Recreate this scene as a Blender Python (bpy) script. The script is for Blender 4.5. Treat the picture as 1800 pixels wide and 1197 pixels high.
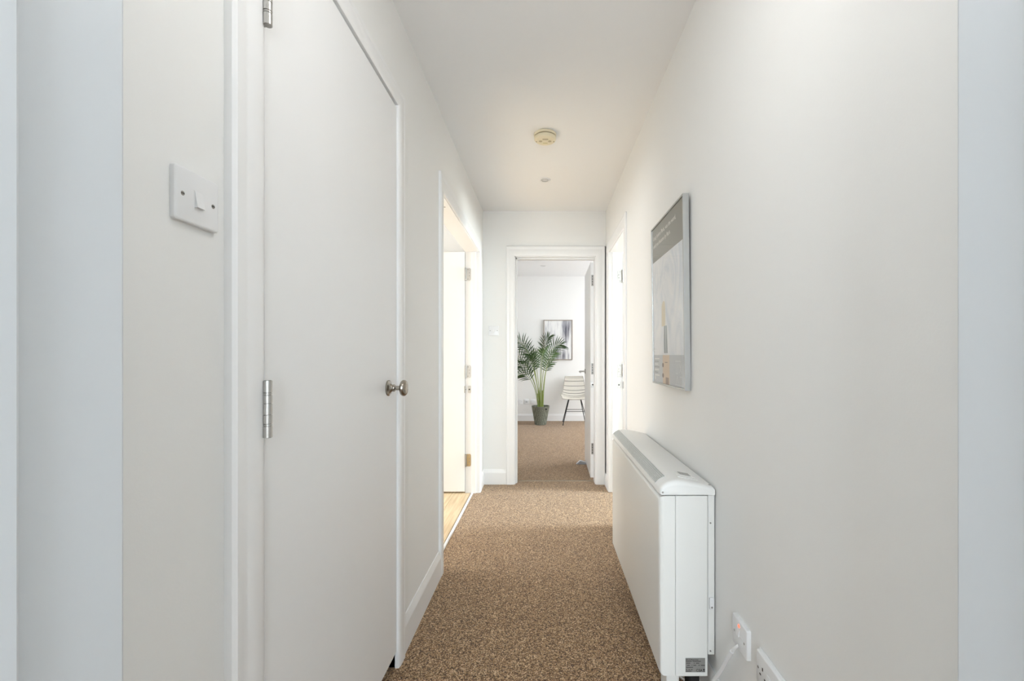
import bpy, bmesh, math, random
from mathutils import Vector, Matrix

for o in list(bpy.data.objects):
    bpy.data.objects.remove(o, do_unlink=True)
S = bpy.context.scene
C = S.collection
random.seed(7)

# ------------------------------------------------------------------ camera
cam_d = bpy.data.cameras.new('camera')
cam = bpy.data.objects.new('camera', cam_d)
C.objects.link(cam)
cam.location = (0.0, 0.0, 1.125)
cam.rotation_euler = (math.pi / 2, 0, 0)
cam_d.sensor_width = 36.0
cam_d.lens = 36.0 * 770 / 1800
cam_d.shift_x = -57 / 1800
cam_d.shift_y = 25.5 / 1800
cam_d.clip_start = 0.02
S.camera = cam

# ------------------------------------------------------------------ world, lights, exposure
S.view_settings.view_transform = 'Standard'
S.view_settings.look = 'None'
S.view_settings.gamma = 1.0
S.view_settings.use_curve_mapping = False
S.view_settings.exposure = 1.33

w = bpy.data.worlds.new('sky')
S.world = w
w.use_nodes = True
w.node_tree.nodes['Background'].inputs[0].default_value = (0.80, 0.90, 1.0, 1)
w.node_tree.nodes['Background'].inputs[1].default_value = 1.0


def window_light(name, loc, rot, sx, sy, energy, col):
    l = bpy.data.lights.new(name, 'AREA')
    l.shape = 'RECTANGLE'
    l.size = sx
    l.size_y = sy
    l.energy = energy
    l.color = col
    o = bpy.data.objects.new(name, l)
    C.objects.link(o)
    o.location = loc
    o.rotation_euler = rot
    return o


H = math.pi / 2
# daylight standing outside the windows of the four rooms round the hall
window_light('daylight_left_room', (-3.95, 2.75, 1.75), (0, -H + 0.5, 0), 1.5, 1.7, 33, (0.98, 0.99, 1.0))
window_light('daylight_right_room', (3.72, 3.16, 1.70), (0, H - 0.35, 0), 1.4, 0.8, 105, (0.87, 0.97, 1.0))
window_light('daylight_far_room', (2.95, 5.95, 1.70), (0, H - 0.35, 0), 1.7, 2.3, 46, (0.97, 0.985, 1.0))
window_light('daylight_entry', (0.0, -2.86, 1.45), (H, 0, 0), 1.7, 1.6, 52, (0.84, 0.93, 1.0))

sun_d = bpy.data.lights.new('sun', 'SUN')
sun_d.energy = 9.0
sun_d.angle = math.radians(1.5)
sun_d.color = (1.0, 0.995, 0.985)
sun = bpy.data.objects.new('sun', sun_d)
C.objects.link(sun)
sun.location = (-8, 2, 6)
sun.rotation_euler = Vector((0.74, 0.08, -0.665)).to_track_quat('-Z', 'Y').to_euler()

# ------------------------------------------------------------------ dimensions
K = 1.1


def d(y):
    return y * K


XL, XR = -0.537, 0.536          # hall wall faces
YB, YE = 0.451, d(3.47)         # hall begins / end wall face
YF = d(3.57)                    # far-room side of end wall
WT = 0.105
ZC = 2.38
ZF = 2.47
YW = d(6.80)                    # far wall of the far room

# ------------------------------------------------------------------ materials
MATS = {}


def mat(name, col, rough=0.5, metal=0.0, spec=0.5, bump=None, coat=0.0, emit=None, vary=None):
    if name in MATS:
        return MATS[name]
    m = bpy.data.materials.new(name)
    m.use_nodes = True
    nt = m.node_tree
    b = nt.nodes['Principled BSDF']
    b.inputs['Base Color'].default_value = (*col, 1)
    b.inputs['Roughness'].default_value = rough
    b.inputs['Metallic'].default_value = metal
    b.inputs['Specular IOR Level'].default_value = spec
    b.inputs['Coat Weight'].default_value = coat
    tc = nt.nodes.new('ShaderNodeTexCoord')
    if vary:
        n = nt.nodes.new('ShaderNodeTexNoise')
        n.inputs['Scale'].default_value = vary[0]
        n.inputs['Detail'].default_value = 4
        r = nt.nodes.new('ShaderNodeMix')
        r.data_type = 'RGBA'
        r.inputs[6].default_value = (*col, 1)
        r.inputs[7].default_value = (*[c * (1 - vary[1]) for c in col], 1)
        nt.links.new(tc.outputs['Object'], n.inputs['Vector'])
        nt.links.new(n.outputs['Fac'], r.inputs[0])
        nt.links.new(r.outputs[2], b.inputs['Base Color'])
    if bump:
        n = nt.nodes.new('ShaderNodeTexNoise')
        n.inputs['Scale'].default_value = bump[0]
        n.inputs['Detail'].default_value = 3
        bp = nt.nodes.new('ShaderNodeBump')
        bp.inputs['Strength'].default_value = bump[1]
        bp.inputs['Distance'].default_value = 0.002
        nt.links.new(tc.outputs['Object'], n.inputs['Vector'])
        nt.links.new(n.outputs['Fac'], bp.inputs['Height'])
        nt.links.new(bp.outputs['Normal'], b.inputs['Normal'])
    if emit:
        b.inputs['Emission Color'].default_value = (*emit[0], 1)
        b.inputs['Emission Strength'].default_value = emit[1]
    MATS[name] = m
    return m


WALL = mat('wall_paint', (0.885, 0.883, 0.865), 0.62, spec=0.3, bump=(240, 0.06), vary=(1.4, 0.012))
CEIL = mat('ceiling_paint', (0.915, 0.925, 0.93), 0.8, spec=0.2, bump=(180, 0.06))
TRIM = mat('trim_gloss_paint', (0.88, 0.88, 0.875), 0.32, spec=0.45, bump=(60, 0.02))
FRAMEP = mat('jamb_pale_blue_grey', (0.67, 0.70, 0.725), 0.4, spec=0.4)  # near jambs toned darker and bluer than the other trim
LEAF = mat('door_satin_paint', (0.87, 0.87, 0.865), 0.38, spec=0.4, bump=(70, 0.03))
PLASTIC = mat('white_plastic', (0.84, 0.845, 0.85), 0.3)
CREAM = mat('yellowed_plastic', (0.84, 0.76, 0.56), 0.45)
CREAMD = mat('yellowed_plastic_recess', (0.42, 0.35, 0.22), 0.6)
STEEL = mat('satin_steel', (0.55, 0.54, 0.52), 0.28, 1.0)
STEELD = mat('dull_steel', (0.34, 0.33, 0.31), 0.42, 1.0)
PEWTER = mat('pewter', (0.36, 0.33, 0.29), 0.27, 1.0)
BRASS = mat('worn_brass', (0.55, 0.42, 0.24), 0.4, 1.0)
DARK = mat('dark_hole', (0.02, 0.02, 0.02), 0.8)
ALU = mat('brushed_aluminium', (0.48, 0.485, 0.475), 0.38, 1.0)
BLACKM = mat('black_metal', (0.02, 0.02, 0.022), 0.45, 0.4)
HEAT = mat('heater_enamel', (0.83, 0.83, 0.80), 0.35, spec=0.4)
HEATC = mat('heater_cap_plastic', (0.84, 0.84, 0.82), 0.4)
GREYP = mat('grey_plastic', (0.33, 0.34, 0.36), 0.4)


def carpet_mat():
    m = bpy.data.materials.new('loop_carpet')
    m.use_nodes = True
    nt = m.node_tree
    b = nt.nodes['Principled BSDF']
    b.inputs['Roughness'].default_value = 0.95
    b.inputs['Specular IOR Level'].default_value = 0.1
    b.inputs['Sheen Weight'].default_value = 0.25
    tc = nt.nodes.new('ShaderNodeTexCoord')
    nz = nt.nodes.new('ShaderNodeTexNoise')
    nz.inputs['Scale'].default_value = 90
    add = nt.nodes.new('ShaderNodeMixRGB')
    add.inputs[0].default_value = 0.006
    nt.links.new(tc.outputs['Object'], nz.inputs['Vector'])
    nt.links.new(tc.outputs['Object'], add.inputs[1])
    nt.links.new(nz.outputs['Color'], add.inputs[2])
    v = nt.nodes.new('ShaderNodeTexVoronoi')
    v.inputs['Scale'].default_value = 285
    nt.links.new(add.outputs[0], v.inputs['Vector'])
    sep = nt.nodes.new('ShaderNodeSeparateColor')
    nt.links.new(v.outputs['Color'], sep.inputs[0])
    ramp = nt.nodes.new('ShaderNodeValToRGB')
    e = ramp.color_ramp.elements
    e[0].position = 0.0
    e[0].color = (0.060, 0.028, 0.011, 1)
    e[1].position = 1.0
    e[1].color = (0.80, 0.59, 0.37, 1)
    for p, c in ((0.18, (0.105, 0.053, 0.024)), (0.45, (0.285, 0.160, 0.074)), (0.75, (0.44, 0.275, 0.138))):
        x = e.new(p)
        x.color = (*c, 1)
    nt.links.new(sep.outputs[0], ramp.inputs[0])
    nt.links.new(ramp.outputs[0], b.inputs['Base Color'])
    bp = nt.nodes.new('ShaderNodeBump')
    bp.inputs['Strength'].default_value = 0.7
    bp.inputs['Distance'].default_value = 0.003
    bp.invert = True
    nt.links.new(v.outputs['Distance'], bp.inputs['Height'])
    nt.links.new(bp.outputs['Normal'], b.inputs['Normal'])
    return m


def oak_mat(i):
    m = bpy.data.materials.new('pale_oak_%d' % i)
    m.use_nodes = True
    nt = m.node_tree
    b = nt.nodes['Principled BSDF']
    b.inputs['Roughness'].default_value = 0.4
    tc = nt.nodes.new('ShaderNodeTexCoord')
    mp = nt.nodes.new('ShaderNodeMapping')
    mp.inputs['Scale'].default_value = (22, 1.2, 1)
    mp.inputs['Location'].default_value = (i * 3.1, i * 1.7, 0)
    n = nt.nodes.new('ShaderNodeTexNoise')
    n.inputs['Scale'].default_value = 3
    n.inputs['Detail'].default_value = 6
    ramp = nt.nodes.new('ShaderNodeValToRGB')
    ramp.color_ramp.elements[0].color = (0.60, 0.43, 0.24, 1)
    ramp.color_ramp.elements[1].color = (0.80 - 0.03 * i, 0.64 - 0.03 * i, 0.42 - 0.02 * i, 1)
    ramp.color_ramp.elements[0].position = 0.3
    ramp.color_ramp.elements[1].position = 0.62
    nt.links.new(tc.outputs['Object'], mp.inputs[0])
    nt.links.new(mp.outputs[0], n.inputs['Vector'])
    nt.links.new(n.outputs['Fac'], ramp.inputs[0])
    nt.links.new(ramp.outputs[0], b.inputs['Base Color'])
    return m


def pane_mat(name, rough=0.0, ior=1.5):
    m = bpy.data.materials.new(name)
    m.use_nodes = True
    nt = m.node_tree
    nt.nodes.remove(nt.nodes['Principled BSDF'])
    out = nt.nodes['Material Output']
    lw = nt.nodes.new('ShaderNodeLayerWeight')
    lw.inputs['Blend'].default_value = 0.5
    pw_ = nt.nodes.new('ShaderNodeMath')
    pw_.operation = 'POWER'
    pw_.inputs[1].default_value = 5.0
    nt.links.new(lw.outputs['Facing'], pw_.inputs[0])
    f0 = ((ior - 1) / (ior + 1)) ** 2
    fr = nt.nodes.new('ShaderNodeMath')
    fr.operation = 'MULTIPLY_ADD'
    fr.inputs[1].default_value = 1 - f0
    fr.inputs[2].default_value = f0
    nt.links.new(pw_.outputs[0], fr.inputs[0])
    t = nt.nodes.new('ShaderNodeBsdfTransparent')
    g = nt.nodes.new('ShaderNodeBsdfGlossy')
    g.inputs['Roughness'].default_value = rough
    mx = nt.nodes.new('ShaderNodeMixShader')
    nt.links.new(fr.outputs[0], mx.inputs[0])
    nt.links.new(t.outputs[0], mx.inputs[1])
    nt.links.new(g.outputs[0], mx.inputs[2])
    nt.links.new(mx.outputs[0], out.inputs[0])
    return m


CARPET = carpet_mat()
OAK = [oak_mat(i) for i in range(3)]
PANE = pane_mat('window_pane_glass')
PGLASS = pane_mat('picture_glass', 0.02, 1.35)

# ------------------------------------------------------------------ helpers
ROOT = {}


def box(bm, x0, x1, y0, y1, z0, z1, r=0.0, seg=2, pick=None):
    x0, x1 = min(x0, x1), max(x0, x1)
    y0, y1 = min(y0, y1), max(y0, y1)
    z0, z1 = min(z0, z1), max(z0, z1)
    vs = [bm.verts.new(p) for p in ((x0, y0, z0), (x1, y0, z0), (x1, y1, z0), (x0, y1, z0),
                                    (x0, y0, z1), (x1, y0, z1), (x1, y1, z1), (x0, y1, z1))]
    fs = [bm.faces.new([vs[i] for i in q]) for q in ((0, 3, 2, 1), (4, 5, 6, 7), (0, 1, 5, 4),
                                                     (1, 2, 6, 5), (2, 3, 7, 6), (3, 0, 4, 7))]
    if r > 0:
        es = set(e for f in fs for e in f.edges)
        if pick:
            es = [e for e in es if pick((e.verts[0].co + e.verts[1].co) / 2)]
        bmesh.ops.bevel(bm, geom=list(es), offset=r, segments=seg, affect='EDGES', profile=0.5)
    return bm


def cyl(bm, p0, p1, r0, r1=None, n=20, caps=True):
    if r1 is None:
        r1 = r0
    p0, p1 = Vector(p0), Vector(p1)
    ax = (p1 - p0).normalized()
    a = ax.orthogonal().normalized()
    b = ax.cross(a)
    R0, R1 = [], []
    for i in range(n):
        t = 2 * math.pi * i / n
        v = a * math.cos(t) + b * math.sin(t)
        R0.append(bm.verts.new(p0 + v * r0))
        R1.append(bm.verts.new(p1 + v * r1))
    for i in range(n):
        j = (i + 1) % n
        bm.faces.new((R0[i], R0[j], R1[j], R1[i]))
    if caps:
        bm.faces.new(R0[::-1])
        bm.faces.new(R1)
    return bm


def lathe(bm, o, axis, prof, n=28, sq=(1, 1)):
    """prof: list of (distance along axis, radius)"""
    o = Vector(o)
    ax = Vector(axis).normalized()
    up = Vector((0, 0, 1)) if abs(ax.z) < 0.9 else Vector((0, 1, 0))
    a = ax.cross(up).normalized()
    b = ax.cross(a)
    rings = []
    for h, r in prof:
        rings.append([bm.verts.new(o + ax * h + a * math.cos(2 * math.pi * i / n) * r * sq[0] + b * math.sin(2 * math.pi * i / n) * r * sq[1])
                      for i in range(n)])
    for k in range(len(rings) - 1):
        for i in range(n):
            j = (i + 1) % n
            bm.faces.new((rings[k][i], rings[k][j], rings[k + 1][j], rings[k + 1][i]))
    bm.faces.new(rings[0][::-1])
    bm.faces.new(rings[-1])
    return bm


def tube(bm, pts, r, n=8, taper=None):
    pts = [Vector(p) for p in pts]
    rings = []
    a = None
    for i, p in enumerate(pts):
        t = (pts[min(i + 1, len(pts) - 1)] - pts[max(i - 1, 0)]).normalized()
        if a is None:
            a = t.orthogonal().normalized()
        a = (a - t * a.dot(t)).normalized()
        b = t.cross(a)
        rr = r if taper is None else r + (taper - r) * i / (len(pts) - 1)
        rings.append([bm.verts.new(p + (a * math.cos(2 * math.pi * k / n) + b * math.sin(2 * math.pi * k / n)) * rr) for k in range(n)])
    for i in range(len(rings) - 1):
        for k in range(n):
            j = (k + 1) % n
            bm.faces.new((rings[i][k], rings[i][j], rings[i + 1][j], rings[i + 1][k]))
    bm.faces.new(rings[0][::-1])
    bm.faces.new(rings[-1])
    return bm


def bez(pts, n):
    out = []
    P = [Vector(p) for p in pts]
    for i in range(n + 1):
        t = i / n
        Q = P[:]
        while len(Q) > 1:
            Q = [Q[k].lerp(Q[k + 1], t) for k in range(len(Q) - 1)]
        out.append(Q[0])
    return out


def prism(bm, outline, conv, h0, h1):
    """outline of 2-D points; conv(a, b, h) -> 3-D"""
    A = [bm.verts.new(conv(a, b, h0)) for a, b in outline]
    B = [bm.verts.new(conv(a, b, h1)) for a, b in outline]
    n = len(A)
    fs = []
    for i in range(n):
        j = (i + 1) % n
        fs.append(bm.faces.new((A[i], A[j], B[j], B[i])))
    fs.append(bm.faces.new(A[::-1]))
    fs.append(bm.faces.new(B))
    return fs


def new():
    return bmesh.new()


def O(name, bm, m, parent=None, smooth=False, kind=None, label=None):
    bmesh.ops.recalc_face_normals(bm, faces=bm.faces)
    off = ROOT.get(parent.name, Vector((0, 0, 0))) if parent else Vector((0, 0, 0))
    if off.length > 0:
        bmesh.ops.translate(bm, verts=bm.verts, vec=-off)
    me = bpy.data.meshes.new(name)
    bm.to_mesh(me)
    bm.free()
    if smooth:
        for p in me.polygons:
            p.use_smooth = True
        try:
            me.set_sharp_from_angle(angle=math.radians(38))
        except Exception:
            pass
    o = bpy.data.objects.new(name, me)
    C.objects.link(o)
    if m:
        me.materials.append(m)
    if parent:
        o.parent = parent
        ROOT[o.name] = off
    if kind:
        o['kind'] = kind
    if label:
        o['label'] = label
    return o


def thing(name, label, cat=None, loc=(0, 0, 0), group=None, kind=None):
    o = bpy.data.objects.new(name, None)
    C.objects.link(o)
    o.empty_display_size = 0.05
    o.location = loc
    ROOT[o.name] = Vector(loc)
    o['label'] = label
    if cat:
        o['category'] = cat
    if group:
        o['group'] = group
    if kind:
        o['kind'] = kind
    return o


def struct(name, bm, m, label, smooth=False):
    o = O(name, bm, m, None, smooth, 'structure', label)
    return o


def text(name, body, size, m, parent, M, extrude=0.0002, align='LEFT'):
    """flat lettering turned into a mesh; M maps text plane (x right, y up, z out) to world"""
    cu = bpy.data.curves.new(name, 'FONT')
    cu.body = body
    cu.size = size
    cu.extrude = extrude
    cu.align_x = align
    cu.resolution_u = 3
    t = bpy.data.objects.new(name + '_tmp', cu)
    C.objects.link(t)
    dg = bpy.context.evaluated_depsgraph_get()
    me = bpy.data.meshes.new_from_object(t.evaluated_get(dg))
    bpy.data.objects.remove(t, do_unlink=True)
    off = ROOT.get(parent.name, Vector((0, 0, 0)))
    me.transform(Matrix.Translation(-off) @ M)
    me.materials.clear()
    me.materials.append(m)
    o = bpy.data.objects.new(name, me)
    C.objects.link(o)
    o.parent = parent
    ROOT[o.name] = off
    return o


# ------------------------------------------------------------------ room shell
HL = 1.97      # head of side door openings
D1a, D1b = d(0.7475), d(1.434)          # cupboard opening
D2a, D2b = d(2.075), d(3.25)           # left room opening
D4a, D4b = d(2.645), d(3.27)           # right room opening
E0, E1, EH = -0.258, 0.446, 1.983      # end wall opening

b = new()
box(b, -3.6, 3.4, YE - 0.0, YF, -0.1, -0.02)
box(b, XL - 0.045, XR + 0.045, YB - 0.2, YW + 0.1, -0.1, 0.0)
box(b, -1.4, XL - 0.045, YF, YW + 0.1, -0.1, 0.0)
box(b, XR + 0.045, 2.6, YF, YW + 0.1, -0.1, 0.0)
box(b, -1.7, 1.7, -2.7, YB - 0.2, -0.1, 0.0)
struct('floor', b, CARPET, 'brown flecked loop-pile carpet running down the hall')

b = new()
t = XL - WT
box(b, t, XL, 0.31, D1a - 0.0, 0, ZC)
box(b, t, XL, D1a, D1b, 2.026, ZC)
box(b, t, XL, D1b, D2a, 0, ZC)
box(b, t, XL, D2a, D2b, HL, ZC)
box(b, t, XL, D2b, YE, 0, ZC)
struct('wall_left', b, WALL, 'off-white hall wall on the left, with two door openings')

b = new()
t = XR + WT
box(b, XR, t, 0.31, D4a, 0, ZC)
box(b, XR, t, D4a, D4b, HL, ZC)
box(b, XR, t, D4b, YE, 0, ZC)
struct('wall_right', b, WALL, 'off-white hall wall on the right, behind heater and poster')

b = new()
box(b, -3.6, E0, YE, YF, 0, 2.6)
box(b, E0, E1, YE, YF, EH, 2.6)
box(b, E1, 0.5245, YE, YF, 0, 2.073)
box(b, 0.5245, 0.60, YE + 0.085, YF, 0, 2.073)
box(b, 0.536, 0.60, YE, YE + 0.085, 0, 2.073)
box(b, 0.60, 3.4, YE, YF, 0, 2.073)
box(b, E1, 3.4, YE, YF, 2.073, 2.6)
struct('wall_end', b, WALL, 'end wall of the hall round the open far door')

b = new()
box(b, -1.0, -0.446, 0.31, YB, 0, ZC)
box(b, 0.438, 1.0, 0.31, YB, 0, ZC)
box(b, -0.446, 0.438, 0.31, YB, 2.03, ZC)
struct('wall_back', b, WALL, 'wall round the doorway the camera looks through')

b = new()
box(b, XL - 0.3, XR + 0.3, 0.31, YE, ZC, ZC + 0.1)
struct('ceiling', b, CEIL, 'plain cream-white hall ceiling')

# far room
b = new()
box(b, -1.4, 2.7, YW, YW + 0.1, 0, 2.6)
struct('wall_far', b, WALL, 'white wall at the far side of the end room')
b = new()
box(b, -1.4, -1.3, YF, YW, 0, 2.6)
struct('wall_far_left', b, WALL, 'left wall of the end room')
b = new()
box(b, 2.6, 2.7, YF, 4.85, 0, 2.6)
box(b, 2.6, 2.7, 7.05, YW, 0, 2.6)
box(b, 2.6, 2.7, 4.85, 7.05, 0, 0.65)
box(b, 2.6, 2.7, 4.85, 7.05, 2.25, 2.6)
struct('wall_far_right', b, WALL, 'right wall of the end room with its window')
b = new()
box(b, -1.4, 2.6, YF, YW, ZF, ZF + 0.1)
struct('ceiling_far', b, CEIL, 'white ceiling of the end room')

# left room
b = new()
box(b, -3.7, -3.6, 1.55, 2.0, 0, 2.6)
box(b, -3.7, -3.6, 3.5, YE, 0, 2.6)
box(b, -3.7, -3.6, 2.0, 3.5, 0, 0.75)
box(b, -3.7, -3.6, 2.0, 3.5, 2.15, 2.6)
struct('wall_left_room', b, WALL, 'window wall of the bright left room')
b = new()
box(b, -3.6, XL - WT, 1.66, 1.76, 0, 2.5)
struct('wall_left_room_near', b, WALL, 'near wall of the bright left room')
b = new()
box(b, -3.7, XL - WT, 1.66, YE, 2.4, 2.5)
struct('ceiling_left_room', b, CEIL, 'ceiling of the bright left room')
# cupboard behind the first door
b = new()
box(b, -1.2, -1.15, 0.6, 1.66, 0, 2.4)
box(b, -1.2, XL - WT, 0.6, 0.65, 0, 2.4)
box(b, -1.2, XL - WT, 1.60, 1.655, 0, 2.4)
box(b, -1.2, XL - WT, 0.6, 1.655, 2.3, 2.4)
box(b, -1.2, XL - 0.045, 0.6, 1.655, -0.1, -0.005)
struct('wall_cupboard', b, mat('bare_plaster', (0.25, 0.22, 0.19), 0.9), 'inside of the cupboard behind the first door')
# right room
b = new()
box(b, 3.4, 3.5, 1.6, 2.72, 0, 2.6)
box(b, 3.4, 3.5, 3.6, YE, 0, 2.6)
box(b, 3.4, 3.5, 2.72, 3.6, 0, 0.75)
box(b, 3.4, 3.5, 2.72, 3.6, 2.2, 2.6)
struct('wall_right_room', b, WALL, 'window wall of the room on the right')
b = new()
box(b, XR + WT, 3.5, 1.6, 1.7, 0, 2.5)
struct('wall_right_room_near', b, WALL, 'near wall of the room on the right')
b = new()
box(b, XR + WT, 3.5, 1.6, YE, 2.4, 2.5)
struct('ceiling_right_room', b, CEIL, 'ceiling of the room on the right')
b = new()
box(b, XR + 0.045, 3.4, 1.6, YE, -0.1, 0.0)
struct('floor_right_room', b, CARPET, 'brown carpet of the room on the right')
# entry behind the camera
b = new()
box(b, -1.7, -1.6, -2.7, 0.31, 0, 2.5)
struct('wall_entry_left', b, WALL, 'left wall of the entry space behind the camera')
b = new()
box(b, 1.6, 1.7, -2.7, 0.31, 0, 2.5)
struct('wall_entry_right', b, WALL, 'right wall of the entry space behind the camera')
b = new()
box(b, -1.7, -0.8, -2.7, -2.6, 0, 2.5)
box(b, 0.8, 1.7, -2.7, -2.6, 0, 2.5)
box(b, -0.8, 0.8, -2.7, -2.6, 0, 0.6)
box(b, -0.8, 0.8, -2.7, -2.6, 2.3, 2.5)
struct('wall_entry_back', b, WALL, 'window wall behind the camera')
b = new()
box(b, -1.7, 1.7, -2.7, 0.31, 2.42, 2.5)
struct('ceiling_entry', b, CEIL, 'ceiling of the entry space behind the camera')
b = new()
box(b, -1.7, -0.9, 0.31, 0.40, 0, 2.5)
box(b, 0.9, 1.7, 0.31, 0.40, 0, 2.5)
struct('wall_entry_front', b, WALL, 'walls beside the doorway on the entry side')

# oak boards of the left room, each its own board
fl = thing('floor_left_room', 'pale oak boards of the left room beyond the threshold', None, (-2.0, 2.7, -0.02), kind='structure')
bw = 0.13
b = new()
box(b, -3.6, -0.60, 1.76, YE, -0.1, -0.022)
O('subfloor', b, mat('subfloor', (0.25, 0.17, 0.09), 0.8), fl)
xx, i = -0.602, 0
while xx > -3.6:
    cut = 1.76 + (0.9, 1.5, 0.55, 1.2)[i % 4]
    for (ya, yb_) in ((1.76, cut), (cut, YE)):
        b = new()
        box(b, max(-3.6, xx - bw + 0.0015), xx, ya + 0.0012, yb_, -0.02, 0.0, 0.0015, 1)
        O('board', b, OAK[(i * 2 + (ya > 1.8)) % 3], fl)
    xx -= bw
    i += 1

# ------------------------------------------------------------------ windows (in the rooms' outer walls)


def make_window(name, axis, c, a0, a1, z0, z1, label):
    """axis 'x': window in a wall of constant x=c ; 'y': of constant y=c"""
    def bx(bm, p0, p1, q0, q1, r0, r1):
        if axis == 'x':
            box(bm, c + r0, c + r1, p0, p1, q0, q1, 0.004, 1)
        else:
            box(bm, p0, p1, c + r0, c + r1, q0, q1, 0.004, 1)
    mid = (a0 + a1) / 2
    L = (c, mid, z0) if axis == 'x' else (mid, c, z0)
    wdw = thing(name, label, None, L, kind='structure')
    f = new()
    fw = 0.05
    bx(f, a0, a1, z0, z0 + fw, -0.03, 0.03)
    bx(f, a0, a1, z1 - fw, z1, -0.03, 0.03)
    bx(f, a0, a0 + fw, z0 + fw, z1 - fw, -0.03, 0.03)
    bx(f, a1 - fw, a1, z0 + fw, z1 - fw, -0.03, 0.03)
    bx(f, mid - fw / 2, mid + fw / 2, z0 + fw, z1 - fw, -0.03, 0.03)
    O('window_frame', f, TRIM, wdw)
    for p, q in ((a0 + fw, mid - fw / 2), (mid + fw / 2, a1 - fw)):
        g = new()
        if axis == 'x':
            vs = [g.verts.new(v) for v in ((c, p, z0 + fw), (c, q, z0 + fw), (c, q, z1 - fw), (c, p, z1 - fw))]
        else:
            vs = [g.verts.new(v) for v in ((p, c, z0 + fw), (q, c, z0 + fw), (q, c, z1 - fw), (p, c, z1 - fw))]
        g.faces.new(vs)
        O('pane', g, PANE, wdw)


make_window('window_1', 'x', -3.65, 2.0, 3.5, 0.75, 2.15, 'white framed window of the left room')
make_window('window_2', 'x', 3.45, 2.72, 3.6, 0.75, 2.2, 'white framed window of the right room')
make_window('window_3', 'x', 2.65, 4.85, 7.05, 0.65, 2.25, 'white framed window of the end room')
make_window('window_4', 'y', -2.65, -0.8, 0.8, 0.6, 2.3, 'white framed window behind the camera')

# ------------------------------------------------------------------ architraves, linings, skirting


def arch_profile(wd, th):
    return [(0.0, 0.0), (0.0, th * 0.62), (0.004, th * 0.80), (0.012, th * 0.92), (wd * 0.62, th), (wd * 0.70, th * 0.93),
            (wd * 0.76, th * 1.0), (wd - 0.006, th), (wd, th * 0.7), (wd, 0.0)]


def architrave(tr, conv, a0, a1, head, w0, w1, wh, th, foot=0.0):
    """three mitred mouldings round an opening a0..a1 ; conv(a, z, t) -> 3-D"""
    def seg(bm, pts0, pts1):
        A = [bm.verts.new(p) for p in pts0]
        B = [bm.verts.new(p) for p in pts1]
        n = len(A)
        for i in range(n):
            j = (i + 1) % n
            bm.faces.new((A[i], A[j], B[j], B[i]))
        bm.faces.new(A[::-1])
        bm.faces.new(B)
    for side, a, wd in ((-1, a0, w0), (1, a1, w1)):
        pr = arch_profile(wd, th)
        bm = new()
        seg(bm, [conv(a + side * u, foot, t) for u, t in pr], [conv(a + side * u, head + u * wh / wd, t) for u, t in pr])
        O('architrave_leg', bm, TRIM, tr, True)
    bm = new()
    pr = arch_profile(wh, th)
    seg(bm, [conv(a0 - u * w0 / wh, head + u, t) for u, t in pr], [conv(a1 + u * w1 / wh, head + u, t) for u, t in pr])
    O('architrave_head', bm, TRIM, tr, True)


# cupboard doorway
tr = thing('trim_1', 'white moulded frame round the closed cupboard door', None, (XL, (D1a + D1b) / 2, 0), kind='structure')
architrave(tr, lambda a, z, t: (XL + t, a, z), d(0.7445), d(1.430), 2.022, 0.085, 0.064, 0.064, 0.019)
b = new()
box(b, XL - 0.10, XL - 0.0, D1a - 0.03, D1a, 0, 2.05)
box(b, XL - 0.10, XL - 0.0, D1b, D1b + 0.03, 0, 2.05)
box(b, XL - 0.10, XL - 0.0, D1a - 0.03, D1b + 0.03, 2.022, 2.05)
O('lining', b, TRIM, tr)
b = new()
box(b, XL - 0.065, XL - 0.045, D1a, D1a + 0.014, 0, 2.022)
box(b, XL - 0.065, XL - 0.045, D1b - 0.014, D1b, 0, 2.022)
O('door_stop_bead', b, TRIM, tr)

# left room doorway
tr = thing('trim_2', 'white moulded frame round the wide doorway to the bright left room', None, (XL, (D2a + D2b) / 2, 0), kind='structure')
architrave(tr, lambda a, z, t: (XL + t, a, z), D2a, D2b, HL, 0.061, 0.075, 0.09, 0.016)
b = new()
box(b, XL - WT - 0.004, XL + 0.001, D2a - 0.02, D2a + 0.004, 0, HL)
O('lining_jamb', b, TRIM, tr)
b = new()
box(b, XL - WT - 0.004, XL + 0.001, D2b - 0.004, D2b + 0.02, 0, HL)
O('lining_jamb', b, TRIM, tr)
b = new()
box(b, XL - WT - 0.004, XL + 0.001, D2a, D2b, HL - 0.004, HL + 0.02)
O('lining_head', b, TRIM, tr)
for yy, s in ((D2b, -1), (D2a, 1)):
    b = new()
    box(b, XL - 0.055, XL - 0.020, yy + s * 0.003, yy + s * 0.016, 0, HL - 0.004, 0.002, 1)
    O('door_stop_bead', b, TRIM, tr)
b = new()
cyl(b, (XL - 0.075, 2.55, HL - 0.010), (XL - 0.075, 2.55, HL - 0.002), 0.006, n=12)
O('ball_catch', b, STEELD, tr)
b = new()
cyl(b, (XL - 0.03, 2.49, HL - 0.0055), (XL - 0.03, 2.49, HL - 0.003), 0.005, n=12)
O('screw', b, STEELD, tr)

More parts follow.
